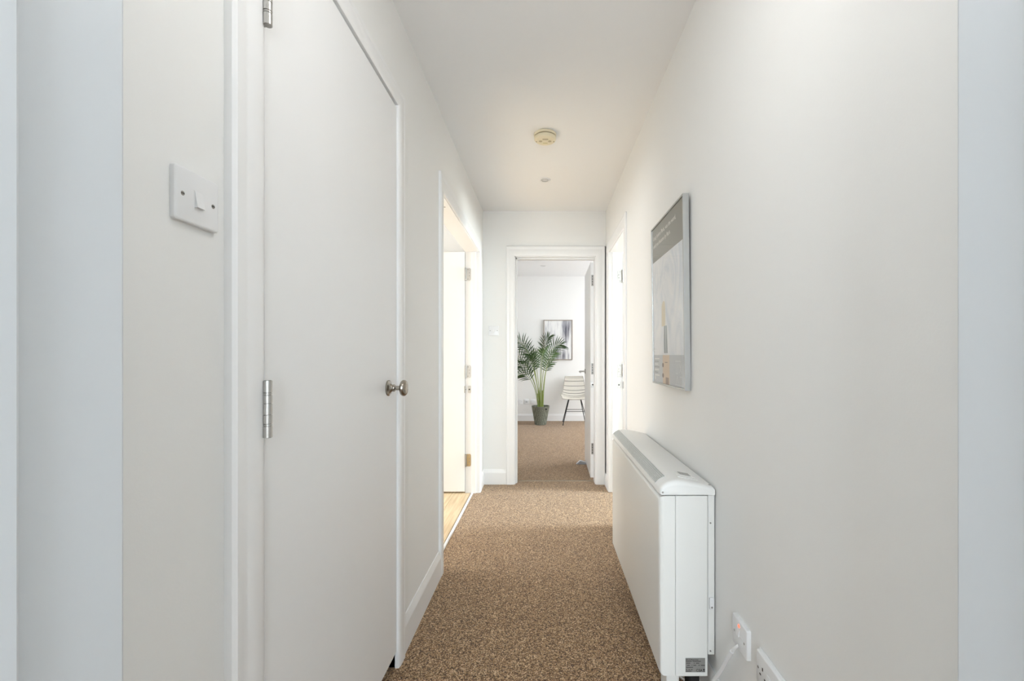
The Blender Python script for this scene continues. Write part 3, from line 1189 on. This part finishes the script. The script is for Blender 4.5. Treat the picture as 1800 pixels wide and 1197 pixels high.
# wall bracket strip
b = new()
box(b, 0.5115, 0.5325, yn + 0.006, yf - 0.02, 0.187, 0.688, 0.002, 1)
br = O('wall_bracket', b, HEAT, t)
b = new()
box(b, 0.5145, 0.5275, yn - 0.002, yn + 0.007, 0.331, 0.369, 0.005, 3, lambda c: abs(c.z - 0.35) > 0.01)
cl = O('clip', b, PLASTIC, br)
b = new()
cyl(b, (0.521, yn - 0.0035, 0.340), (0.521, yn - 0.0015, 0.340), 0.0028, n=10)
O('clip_screw', b, STEELD, cl)
for z in (0.60, 0.20):
    b = new()
    cyl(b, (0.519, yn + 0.004, z), (0.519, yn + 0.0075, z), 0.0024, n=10)
    O('bracket_screw', b, STEELD, br)
# feet
for yy, fx in ((yn + 0.02, 0.385), (yf - 0.16, 0.435)):
    b = new()
    box(b, fx, fx + 0.042, yy, yy + 0.07, 0.0, zb - 0.004, 0.006, 2)
    box(b, fx + 0.03, xb - 0.006, yy + 0.012, yy + 0.06, 0.0, 0.03, 0.003, 1)
    ft = O('foot', b, HEAT, t)
    b = new()
    box(b, xs + 0.050, xs + 0.086, yy + 0.004, yy + 0.05, 0.03, zb - 0.004, 0.008, 3)
    O('foot_pad', b, mat('black_rubber', (0.015, 0.015, 0.015), 0.6), ft)
pts = bez([right(sa + 0.006, sz - 0.030, 0.010), right(sa + 0.010, sz - 0.036, 0.022), (0.512, d(1.10), 0.30), (0.512, d(1.15), 0.225), (0.514, d(1.20), 0.14),
           (0.510, d(1.225), 0.05), (0.49, d(1.30), 0.012), (0.455, d(1.40), 0.010), (0.44, d(1.50), 0.010)], 44)
b = new()
tube(b, pts, 0.0042, 12)
cb = O('cable', b, PLASTIC, t, True)
b = new()
tube(b, pts[7:], 0.0056, 12)
O('cable_sleeve', b, PLASTIC, cb, True)

# rating label on the near side
ly = yn + 0.0008
b = new()
lx0, lx1, lz0, lz1 = 0.4395, 0.5005, 0.137, 0.181
box(b, lx0, lx1, ly - 0.0006, ly + 0.002, lz0, lz1)
lab = O('rating_label', b, mat('silver_label', (0.30, 0.295, 0.28), 0.5, 0.2), t, label='grey rating label with dark print')
INK = mat('label_ink', (0.03, 0.03, 0.03), 0.7)


def lm(x, z):
    return Matrix(((1, 0, 0, x), (0, 0, -1, ly - 0.0007), (0, 1, 0, z), (0, 0, 0, 1)))


text('label_lettering', 'ECO4', 0.0075, INK, lab, lm(lx0 + 0.0015, lz1 - 0.0072))
text('label_lettering', 'service', 0.0068, INK, lab, lm(lx0 + 0.0205, lz1 - 0.0070))
text('label_lettering', 'CE', 0.0115, INK, lab, lm(lx0 + 0.0325, lz0 + 0.0020))
b = new()
for z, segs in ((0.0335, ((0.02, 0.32), (0.36, 0.78))), (0.0275, ((0.04, 0.24), (0.42, 0.47), (0.53, 0.70))), (0.0210, ((0.08, 0.22), (0.31, 0.345), (0.40, 0.54), (0.66, 0.72), (0.78, 0.99))),
                (0.0145, ((0.03, 0.38),)), (0.0075, ((0.02, 0.08), (0.15, 0.23), (0.27, 0.36))), (0.0025, ((0.02, 0.30),))):
    for s0, s1 in segs:
        W = lx1 - lx0
        box(b, lx0 + W * s0, lx0 + W * s1, ly - 0.0009, ly, lz0 + z, lz0 + z + 0.0016)
# crossed bin and triangular mark
box(b, lx1 - 0.0075, lx1 - 0.001, ly - 0.0009, ly, lz0 + 0.0018, lz0 + 0.0030)
prism(b, [(lx1 - 0.0055, lz0 + 0.0045), (lx1 - 0.0025, lz0 + 0.0045), (lx1 - 0.0012, lz0 + 0.0105), (lx1 - 0.0068, lz0 + 0.0105)], lambda a, z, h: (a, h, z), ly - 0.0009, ly)
prism(b, [(lx1 - 0.0155, lz0 + 0.0025), (lx1 - 0.0130, lz0 + 0.0025), (lx1 - 0.0115, lz0 + 0.0065), (lx1 - 0.0100, lz0 + 0.0025), (lx1 - 0.0085, lz0 + 0.0025), (lx1 - 0.0115, lz0 + 0.0105)],
      lambda a, z, h: (a, h, z), ly - 0.0009, ly)
O('label_print', b, INK, lab)

# ------------------------------------------------------------------ framed poster on the right wall
pw, ph = 0.478, 0.722
pY, pZ, pX = d(1.888), 0.994, 0.5345
tilt = 0.0115


def P(u, v, t):
    return (pX - t - v * tilt, pY - u, pZ + v)


def pprism(bm, ol, t0, t1):
    prism(bm, ol, lambda u, v, t: P(u, v, t), t0, t1)


def rect(u0, u1, v0, v1):
    return [(u0, v0), (u1, v0), (u1, v1), (u0, v1)]


t = thing('framed_poster', 'silver-framed poster under glass, leaning off the right wall above the heater', 'picture', P(pw / 2, 0, 0))
fw = 0.007
for ol in ([(0, 0), (pw, 0), (pw - fw, fw), (fw, fw)], [(pw, 0), (pw, ph), (pw - fw, ph - fw), (pw - fw, fw)],
           [(pw, ph), (0, ph), (fw, ph - fw), (pw - fw, ph - fw)], [(0, ph), (0, 0), (fw, fw), (fw, ph - fw)]):
    b = new()
    pprism(b, ol, 0.0, 0.0215)
    O('frame_side', b, ALU, t)
b = new()
pprism(b, rect(fw, pw - fw, fw, ph - fw), 0.004, 0.0150)
O('backing', b, mat('hardboard', (0.25, 0.18, 0.12), 0.8), t)


def art_mat(name, c0, c1, c2, scale, p=(0.35, 0.5, 0.65), rough=0.6, dist=1.2):
    m = bpy.data.materials.new(name)
    m.use_nodes = True
    nt = m.node_tree
    bs = nt.nodes['Principled BSDF']
    bs.inputs['Roughness'].default_value = rough
    bs.inputs['Specular IOR Level'].default_value = 0.2
    tc = nt.nodes.new('ShaderNodeTexCoord')
    mp = nt.nodes.new('ShaderNodeMapping')
    mp.inputs['Scale'].default_value = scale
    n = nt.nodes.new('ShaderNodeTexNoise')
    n.inputs['Scale'].default_value = 1.0
    n.inputs['Detail'].default_value = 7
    n.inputs['Roughness'].default_value = 0.6
    n.inputs['Distortion'].default_value = dist
    r = nt.nodes.new('ShaderNodeValToRGB')
    r.color_ramp.elements[0].position = p[0]
    r.color_ramp.elements[0].color = (*c0, 1)
    r.color_ramp.elements[1].position = p[2]
    r.color_ramp.elements[1].color = (*c2, 1)
    x = r.color_ramp.elements.new(p[1])
    x.color = (*c1, 1)
    nt.links.new(tc.outputs['Object'], mp.inputs[0])
    nt.links.new(mp.outputs[0], n.inputs['Vector'])
    nt.links.new(n.outputs['Fac'], r.inputs[0])
    nt.links.new(r.outputs[0], bs.inputs['Base Color'])
    return m


def pr_piece(name, ol, t0, m, thick=0.0002, parent=None):
    b = new()
    pprism(b, ol, t0, t0 + thick)
    return O(name, b, m, parent or t)


T0 = 0.0152
sheet = pr_piece('printed_picture', rect(fw, pw - fw, 0.131, 0.561), T0, art_mat('pale_blue_marble', (0.72, 0.77, 0.82), (0.86, 0.88, 0.90), (0.93, 0.935, 0.935), (1, 9, 5)))
pr_piece('printed_band', rect(fw, pw - fw, 0.561, ph - fw), T0, mat('band_olive_grey', (0.225, 0.220, 0.185), 0.6))
band = pr_piece('printed_band', rect(fw, pw - fw, fw, 0.131), T0, mat('band_cool_grey', (0.58, 0.605, 0.62), 0.6))
T1 = T0 + 0.0003
CRM = mat('print_cream', (0.80, 0.72, 0.55), 0.6)
pr_piece('printed_brush', [(0.150, 0.256), (0.205, 0.256), (0.208, 0.330), (0.203, 0.356), (0.192, 0.364), (0.170, 0.362), (0.152, 0.345)], T1, CRM, parent=sheet)
pr_piece('printed_brush', [(0.185, 0.139), (0.236, 0.139), (0.232, 0.20), (0.228, 0.256), (0.188, 0.256), (0.183, 0.20)], T1,
         art_mat('print_bristle', (0.10, 0.12, 0.13), (0.25, 0.30, 0.31), (0.62, 0.66, 0.66), (1, 60, 3)), parent=sheet)
WOODP = mat('print_wood', (0.70, 0.56, 0.42), 0.6)
pr_piece('printed_brush', rect(0.160, 0.262, fw, 0.131), T1, WOODP, parent=band)
T2 = T1 + 0.0003
BRN = mat('print_brown', (0.22, 0.15, 0.11), 0.6)
pr_piece('printed_brush', rect(0.205, 0.250, fw, 0.036), T2, mat('print_wood_dark', (0.36, 0.26, 0.20), 0.6), parent=band)
pr_piece('printed_brush', rect(0.196, 0.235, 0.098, 0.101), T2, BRN, parent=band)
for v0 in (0.079, 0.034):
    pr_piece('printed_brush', [(0.164 + math.cos(a / 10 * 2 * math.pi) * 0.013, v0 + 0.008 + math.sin(a / 10 * 2 * math.pi) * 0.010) for a in range(10)], T2, BRN, parent=band)
PW = mat('print_white', (0.85, 0.85, 0.82), 0.6)
PG = mat('print_grey', (0.36, 0.38, 0.39), 0.6)
for k in range(7):
    pr_piece('printed_text_line', rect(0.020, 0.105 - 0.012 * (k % 3), 0.112 - k * 0.0125, 0.117 - k * 0.0125), T1, PG if k % 2 else PW, parent=band)
pr_piece('printed_text_line', rect(0.022, 0.034, 0.018, 0.036), T1, PW, parent=band)


def pm(u, v, t):
    o = Vector(P(u, v, t))
    ex = Vector(P(u + 1, v, t)) - o
    ey = Vector(P(u, v + 1, t)) - o
    ez = Vector(P(u, v, t + 1)) - o
    return Matrix(((ex.x, ey.x, ez.x, o.x), (ex.y, ey.y, ez.y, o.y), (ex.z, ey.z, ez.z, o.z), (0, 0, 0, 1)))


LET = mat('print_letter_white', (0.80, 0.79, 0.72), 0.6)
text('lettering', 'Long before Paris, was the word,', 0.0262, LET, t, pm(0.020, 0.664, T1))
text('lettering', 'until you became by Paris.', 0.0262, LET, t, pm(0.020, 0.627, T1))
# white monogram in the lower right
for ol in (rect(0.345, 0.415, 0.104, 0.109), rect(0.350, 0.356, 0.060, 0.098), rect(0.374, 0.380, 0.060, 0.098), rect(0.350, 0.380, 0.056, 0.060),
           [(0.392, 0.060), (0.398, 0.060), (0.425, 0.098), (0.419, 0.098)], [(0.419, 0.060), (0.425, 0.060), (0.398, 0.098), (0.392, 0.098)],
           [(0.352, 0.022), (0.358, 0.022), (0.372, 0.050), (0.366, 0.050)], [(0.380, 0.022), (0.386, 0.022), (0.372, 0.050), (0.366, 0.050)],
           rect(0.400, 0.428, 0.044, 0.049), rect(0.400, 0.405, 0.022, 0.049), rect(0.340, 0.440, 0.012, 0.016)):
    pr_piece('printed_emblem', ol, T1, mat('print_pale', (0.68, 0.70, 0.71), 0.6), parent=band)
b = new()
b.faces.new([b.verts.new(P(u, v, 0.0190)) for u, v in rect(fw, pw - fw, fw, ph - fw)])
O('glass', b, PGLASS, t)

# ------------------------------------------------------------------ far room: painting, palm, chair
X0, X1, Z0, Z1 = -0.014, 0.478, 1.042, 1.722
t = thing('framed_painting', 'abstract grey streaked painting in a thin brown frame behind the palm', 'picture', ((X0 + X1) / 2, YW, Z0))
fw2 = 0.012
BRF = mat('bronze_frame', (0.30, 0.24, 0.19), 0.5)
for ol in ([(X0, Z0), (X1, Z0), (X1 - fw2, Z0 + fw2), (X0 + fw2, Z0 + fw2)], [(X1, Z0), (X1, Z1), (X1 - fw2, Z1 - fw2), (X1 - fw2, Z0 + fw2)],
           [(X1, Z1), (X0, Z1), (X0 + fw2, Z1 - fw2), (X1 - fw2, Z1 - fw2)], [(X0, Z1), (X0, Z0), (X0 + fw2, Z0 + fw2), (X0 + fw2, Z1 - fw2)]):
    b = new()
    prism(b, ol, lambda a, z, h: (a, YW - h, z), 0.0, 0.032)
    O('frame_side', b, BRF, t)


def painting_mat():
    m = bpy.data.materials.new('abstract_streaks')
    m.use_nodes = True
    nt = m.node_tree
    bs = nt.nodes['Principled BSDF']
    bs.inputs['Roughness'].default_value = 0.7
    tc = nt.nodes.new('ShaderNodeTexCoord')

    def noise(sc, loc, detail=6, dist=0.4):
        mp = nt.nodes.new('ShaderNodeMapping')
        mp.inputs['Scale'].default_value = sc
        mp.inputs['Location'].default_value = loc
        n = nt.nodes.new('ShaderNodeTexNoise')
        n.inputs['Scale'].default_value = 1
        n.inputs['Detail'].default_value = detail
        n.inputs['Distortion'].default_value = dist
        nt.links.new(tc.outputs['Object'], mp.inputs[0])
        nt.links.new(mp.outputs[0], n.inputs['Vector'])
        return n.outputs['Fac']

    def math_(op, a, b_):
        q = nt.nodes.new('ShaderNodeMath')
        q.operation = op
        for i, v in enumerate((a, b_)):
            if isinstance(v, (int, float)):
                q.inputs[i].default_value = v
            else:
                nt.links.new(v, q.inputs[i])
        return q.outputs[0]
    sp = nt.nodes.new('ShaderNodeSeparateXYZ')
    nt.links.new(tc.outputs['Object'], sp.inputs[0])

    def blob(cx, cz, rx, rz):
        dx = math_('DIVIDE', math_('SUBTRACT', sp.outputs['X'], cx), rx)
        dz = math_('DIVIDE', math_('SUBTRACT', sp.outputs['Z'], cz), rz)
        r2 = math_('ADD', math_('MULTIPLY', dx, dx), math_('MULTIPLY', dz, dz))
        q = nt.nodes.new('ShaderNodeMath')
        q.operation = 'SUBTRACT'
        q.use_clamp = True
        q.inputs[0].default_value = 1.0
        nt.links.new(r2, q.inputs[1])
        return q.outputs[0]
    streak = noise((26, 1, 2.2), (3, 0, 1))
    fine = noise((90, 1, 9), (0, 0, 4))
    # object origin is the foot of the picture, x from -0.246 to 0.246
    dk = math_('ADD', blob(0.135, 0.52, 0.11, 0.30), math_('MULTIPLY', blob(0.05, 0.10, 0.17, 0.20), 0.8))
    dk = math_('ADD', dk, math_('MULTIPLY', blob(-0.15, 0.50, 0.10, 0.24), 0.35))
    v = math_('ADD', math_('MULTIPLY', streak, 1.1), math_('MULTIPLY', fine, 0.35))
    v = math_('SUBTRACT', v, math_('MULTIPLY', dk, math_('ADD', 0.10, math_('MULTIPLY', streak, 0.55))))
    r = nt.nodes.new('ShaderNodeValToRGB')
    e = r.color_ramp.elements
    e[0].position = 0.30
    e[0].color = (0.13, 0.13, 0.16, 1)
    e[1].position = 0.72
    e[1].color = (0.86, 0.86, 0.85, 1)
    x = e.new(0.48)
    x.color = (0.50, 0.50, 0.53, 1)
    x = e.new(0.60)
    x.color = (0.72, 0.72, 0.73, 1)
    nt.links.new(v, r.inputs[0])
    nt.links.new(r.outputs[0], bs.inputs['Base Color'])
    return m


b = new()
box(b, X0 + fw2, X1 - fw2, YW - 0.024, YW - 0.004, Z0 + fw2, Z1 - fw2)
O('canvas', b, painting_mat(), t)

# ---- palm in a woven pot
PX, PY = -0.063, 7.10
t = thing('potted_palm', 'green feathery palm in a grey-green woven pot by the far wall', 'plant', (PX, PY, 0))


def pot_mat():
    m = mat('woven_sage', (0.27, 0.29, 0.24), 0.75)
    nt = m.node_tree
    bs = nt.nodes['Principled BSDF']
    tc = nt.nodes.new('ShaderNodeTexCoord')
    mp = nt.nodes.new('ShaderNodeMapping')
    mp.inputs['Rotation'].default_value = (0, H / 2, 0)
    ck = nt.nodes.new('ShaderNodeTexChecker')
    ck.inputs['Scale'].default_value = 70
    ck.inputs['Color1'].default_value = (0.25, 0.265, 0.21, 1)
    ck.inputs['Color2'].default_value = (0.10, 0.11, 0.085, 1)
    nt.links.new(tc.outputs['Object'], mp.inputs[0])
    nt.links.new(mp.outputs[0], ck.inputs['Vector'])
    nt.links.new(ck.outputs['Color'], bs.inputs['Base Color'])
    return m


b = new()
n = 40
prof = [(0.088, 0.0), (0.094, 0.004), (0.143, 0.292), (0.146, 0.297), (0.143, 0.302), (0.137, 0.298), (0.130, 0.26)]
rings = [[b.verts.new((PX + math.cos(2 * math.pi * i / n) * r, PY + math.sin(2 * math.pi * i / n) * r, z)) for i in range(n)] for r, z in prof]
for k in range(len(rings) - 1):
    for i in range(n):
        j = (i + 1) % n
        b.faces.new((rings[k][i], rings[k][j], rings[k + 1][j], rings[k + 1][i]))
b.faces.new(rings[0][::-1])
pot = O('pot', b, pot_mat(), t, True)
b = new()
for an, s in ((-0.85, 1),):
    cx, cy = math.cos(an), math.sin(an)
    lathe(b, (PX + cx * 0.133, PY + cy * 0.133, 0.258), (cx, cy, 0.1), [(0, 0.016), (0.0085, 0.016)], 16, (1.3, 0.8))
O('handle_hole', b, DARK, pot)
b = new()
cyl(b, (PX, PY, 0.255), (PX, PY, 0.268), 0.131, n=32)
O('soil', b, mat('potting_soil', (0.035, 0.025, 0.018), 0.95, bump=(60, 0.8)), t)
GREEN = mat('palm_leaf', (0.042, 0.105, 0.024), 0.42, vary=(14, 0.5))
GREEN2 = mat('palm_leaf_pale', (0.075, 0.155, 0.032), 0.42, vary=(14, 0.4))
STEM = mat('palm_stem', (0.34, 0.42, 0.11), 0.45, vary=(9, 0.5))
RACH = mat('palm_rachis', (0.30, 0.38, 0.16), 0.45)


def frond(ctrl, start, nl, lmax, m, roll=0.9, droop=0.20, wmax=0.0165):
    pts = bez([(PX + p[0], PY + p[1], p[2]) for p in ctrl], 30)
    k0 = int(30 * start)
    b = new()
    tube(b, pts[:k0 + 1], 0.0062, 7, 0.0040)
    O('stem', b, STEM, t, True)
    b = new()
    tube(b, pts[k0:], 0.0040, 6, 0.0010)
    b2 = new()
    seg = pts[k0:]
    for i in range(nl):
        f = (i + 0.4) / nl
        q = f * (len(seg) - 1)
        a = int(q)
        p = seg[a].lerp(seg[min(a + 1, len(seg) - 1)], q - a)
        tg = (seg[min(a + 1, len(seg) - 1)] - seg[max(a - 1, 0)]).normalized()
        side = tg.cross(Vector((0, 0, 1)))
        if side.length < 0.2:
            side = tg.cross(Vector((0.3, -1, 0)))
        side.normalize()
        side = Matrix.Rotation(roll, 3, tg) @ side
        up = side.cross(tg).normalized()
        if up.z < 0:
            up = -up
        L = lmax * (0.35 + 0.65 * math.sin(math.pi * (0.16 + 0.74 * f))) * random.uniform(0.9, 1.08)
        for s in (-1, 1):
            ang = 1.12 - 0.62 * f + random.uniform(-0.06, 0.06)
            dr_ = (side * s * math.sin(ang) + tg * math.cos(ang) + up * 0.15).normalized()
            w_ = dr_.cross(up).normalized()
            cur = []
            for u, k in ((0, 0.35), (0.3, 1.0), (0.65, 0.75), (1.0, 0.04)):
                c = p + dr_ * L * u + Vector((0, 0, -1)) * droop * L * u * u
                wv = wmax * k / 2
                cur.append((b2.verts.new(c - w_ * wv), b2.verts.new(c - up * wv * 0.5), b2.verts.new(c + w_ * wv)))
            for k in range(3):
                b2.faces.new((cur[k][0], cur[k][1], cur[k + 1][1], cur[k + 1][0]))
                b2.faces.new((cur[k][1], cur[k][2], cur[k + 1][2], cur[k + 1][1]))
    for v in b2.verts:
        v.co.y = min(v.co.y, YW - 0.05 - 0.1 * max(0, v.co.z - 1.3))
    fr = O('frond', b2, m, t)
    O('rachis', b, RACH, fr, True)


FR = [
    # ctrl points relative to the pot centre (x, y, z)
    ([(-0.02, 0.0, 0.26), (-0.03, -0.02, 0.75), (-0.14, -0.05, 1.18), (-0.30, -0.08, 1.36), (-0.42, -0.10, 1.37)], 0.52, 24, 0.24, GREEN),
    ([(0.02, 0.0, 0.26), (0.00, -0.02, 0.75), (0.05, -0.04, 1.15), (0.20, -0.06, 1.30), (0.34, -0.08, 1.29)], 0.50, 24, 0.22, GREEN),
    ([(0.0, 0.03, 0.26), (0.00, 0.05, 0.75), (0.02, 0.06, 1.15), (0.06, 0.08, 1.33), (0.14, 0.10, 1.42)], 0.55, 22, 0.21, GREEN),
    ([(-0.03, 0.02, 0.26), (-0.06, 0.02, 0.75), (-0.22, 0.02, 1.08), (-0.42, 0.02, 1.22), (-0.58, 0.02, 1.14)], 0.50, 24, 0.24, GREEN2),
    ([(-0.03, -0.03, 0.26), (-0.05, -0.06, 0.65), (-0.15, -0.12, 0.92), (-0.30, -0.16, 1.02), (-0.44, -0.18, 0.94)], 0.48, 22, 0.22, GREEN),
    ([(-0.04, -0.01, 0.26), (-0.06, -0.04, 0.55), (-0.12, -0.10, 0.78), (-0.27, -0.14, 0.94), (-0.40, -0.17, 0.74)], 0.50, 20, 0.20, GREEN),
    ([(0.03, 0.0, 0.26), (0.03, -0.02, 0.65), (0.08, -0.05, 0.95), (0.13, -0.08, 1.10), (0.24, -0.10, 1.16)], 0.55, 18, 0.17, GREEN2),
    ([(0.01, -0.03, 0.26), (-0.01, -0.08, 0.65), (-0.02, -0.12, 0.98), (0.03, -0.20, 1.16), (0.06, -0.26, 1.20)], 0.52, 22, 0.20, GREEN2),
    ([(-0.01, -0.02, 0.26), (-0.04, -0.06, 0.65), (-0.10, -0.14, 0.95), (-0.16, -0.24, 1.08), (-0.22, -0.34, 1.02)], 0.50, 22, 0.22, GREEN),
    ([(0.04, 0.01, 0.26), (0.05, 0.02, 0.60), (0.07, 0.02, 0.85), (0.10, 0.02, 0.97), (0.15, 0.00, 0.98)], 0.62, 14, 0.15, GREEN),
    ([(-0.02, 0.03, 0.26), (-0.04, 0.08, 0.65), (-0.10, 0.14, 1.05), (-0.18, 0.20, 1.22), (-0.26, 0.24, 1.24)], 0.52, 22, 0.22, GREEN),
    ([(0.0, 0.02, 0.26), (-0.02, 0.04, 0.60), (-0.06, 0.08, 0.98), (-0.10, 0.02, 1.12), (-0.14, -0.05, 1.12)], 0.55, 20, 0.21, GREEN2),
]
for k, (c, s, nl, L, m) in enumerate(FR):
    frond([(x, y * (0.4 if y > 0 else 1.0) - (0.03 if i else 0), z) for i, (x, y, z) in enumerate(c)], s, int(nl * 0.62), L * 1.1, m, (1.0, -0.95, 0.7, 1.15, 0.9, 1.0, -0.9, 0.3, 0.5, -1.0, 0.8, 0.6)[k])
# sheathed canes at the base
for (x, y, h, r) in ((-0.022, -0.012, 0.60, 0.013), (-0.004, -0.02, 0.56, 0.011), (0.026, 0.0, 0.55, 0.012), (0.04, 0.012, 0.48, 0.009), (-0.04, 0.012, 0.5, 0.009)):
    b = new()
    tube(b, bez([(PX + x, PY + y, 0.255), (PX + x * 1.1, PY + y * 1.1, 0.42), (PX + x * 1.15, PY + y * 1.3, h)], 8), r, 10, r * 0.55)
    O('cane', b, STEM, t, True)

# ---- wire and woven side chair
CX, CYf = 0.497, 7.0
t = thing('woven_chair', 'pale woven side chair with thin black metal legs against the far wall', 'chair', (CX, 7.19, 0))
# spine profile in (y, z): seat lip, seat, bend, back
SP = bez([(6.985, 0.428), (6.99, 0.455), (7.08, 0.425), (7.22, 0.405), (7.31, 0.405), (7.335, 0.46), (7.35, 0.60), (7.385, 0.77)] and
         [Vector((0, y, z)) for y, z in ((6.98, 0.415), (7.00, 0.455), (7.14, 0.405), (7.36, 0.375), (7.30, 0.47), (7.37, 0.66), (7.385, 0.765))], 40)


def half_w(f):
    return 0.212 + 0.018 * math.sin(math.pi * min(1, f * 1.6)) - 0.062 * max(0.0, (f - 0.42) / 0.58)


def shell(f, s):
    """f along the spine 0..1, s across -1..1"""
    q = f * (len(SP) - 1)
    a = min(int(q), len(SP) - 2)
    p = SP[a].lerp(SP[a + 1], q - a)
    tg = (SP[a + 1] - SP[a]).normalized()
    nr = Vector((0, -tg.z, tg.y))
    if nr.z < 0 and abs(nr.z) > abs(nr.y):
        nr = -nr
    cup = 0.055 * abs(s) ** 2.4 * (0.5 + 0.5 * math.sin(math.pi * min(1, f * 1.15)))
    return Vector((CX + s * half_w(f), p.y, p.z)) + nr * cup


RATTAN = mat('pale_rattan', (0.74, 0.70, 0.62), 0.6)
b = new()
for i in range(41):
    s = -0.985 + 1.97 * i / 40
    tube(b, [shell(f / 24, s) for f in range(25)], 0.0031, 5)
o = O('woven_strands', b, RATTAN, t, True, 'stuff')
b = new()
for i in range(44):
    f = 0.02 + 0.95 * i / 43
    tube(b, [shell(f, -0.98 + 1.96 * k / 14) for k in range(15)], 0.0024, 5)
O('cross_strands', b, RATTAN, t, True, 'stuff')
for f in (0.40, 0.50, 0.60, 0.69, 0.79, 0.89, 0.965):
    b = new()
    tube(b, [shell(f, -1 + 2 * k / 18) + Vector((0, -0.003, 0)) for k in range(19)], 0.0034, 6)
    O('wire_rail', b, BLACKM if f < 0.95 else STEELD, t, True)
b = new()
edge = [shell(f / 26, -1) for f in range(27)] + [shell(1, -1 + 2 * k / 14) for k in range(1, 15)] + [shell(1 - f / 26, 1) for f in range(1, 27)] \
    + [shell(0, 1 - 2 * k / 14) for k in range(1, 15)]
tube(b, edge, 0.0050, 8)
O('rim', b, mat('rattan_rim', (0.45, 0.41, 0.35), 0.6), t, True)
for s in (-1, 1):
    for yt, yf_, rr in ((7.12, 7.0, 0.2), (7.24, 7.39, 0.185)):
        b = new()
        tube(b, [(CX + s * 0.098, yt, 0.400), (CX + s * rr, yf_, 0.012)], 0.0065, 8)
        lg = O('leg', b, BLACKM, t, True)
        b = new()
        cyl(b, (CX + s * rr, yf_, 0.0), (CX + s * rr, yf_, 0.014), 0.009, n=10)
        O('foot_cap', b, BLACKM, lg)
for y, z in ((7.06, 0.215), (7.31, 0.215)):
    q = (0.400 - z) / 0.388
    b = new()
    xw = 0.098 + (0.2 - 0.098) * q
    tube(b, [(CX - xw, y, z), (CX + xw, y, z)], 0.0045, 8)
    O('stretcher', b, BLACKM, t, True)
b = new()
for s in (-1, 1):
    tube(b, [(CX + s * 0.098, 7.10, 0.400), (CX + s * 0.098, 7.26, 0.397)], 0.006, 8)
for y in (7.12, 7.24):
    tube(b, [(CX - 0.098, y, 0.400), (CX + 0.098, y, 0.400)], 0.006, 8)
O('under_frame', b, BLACKM, t, True)
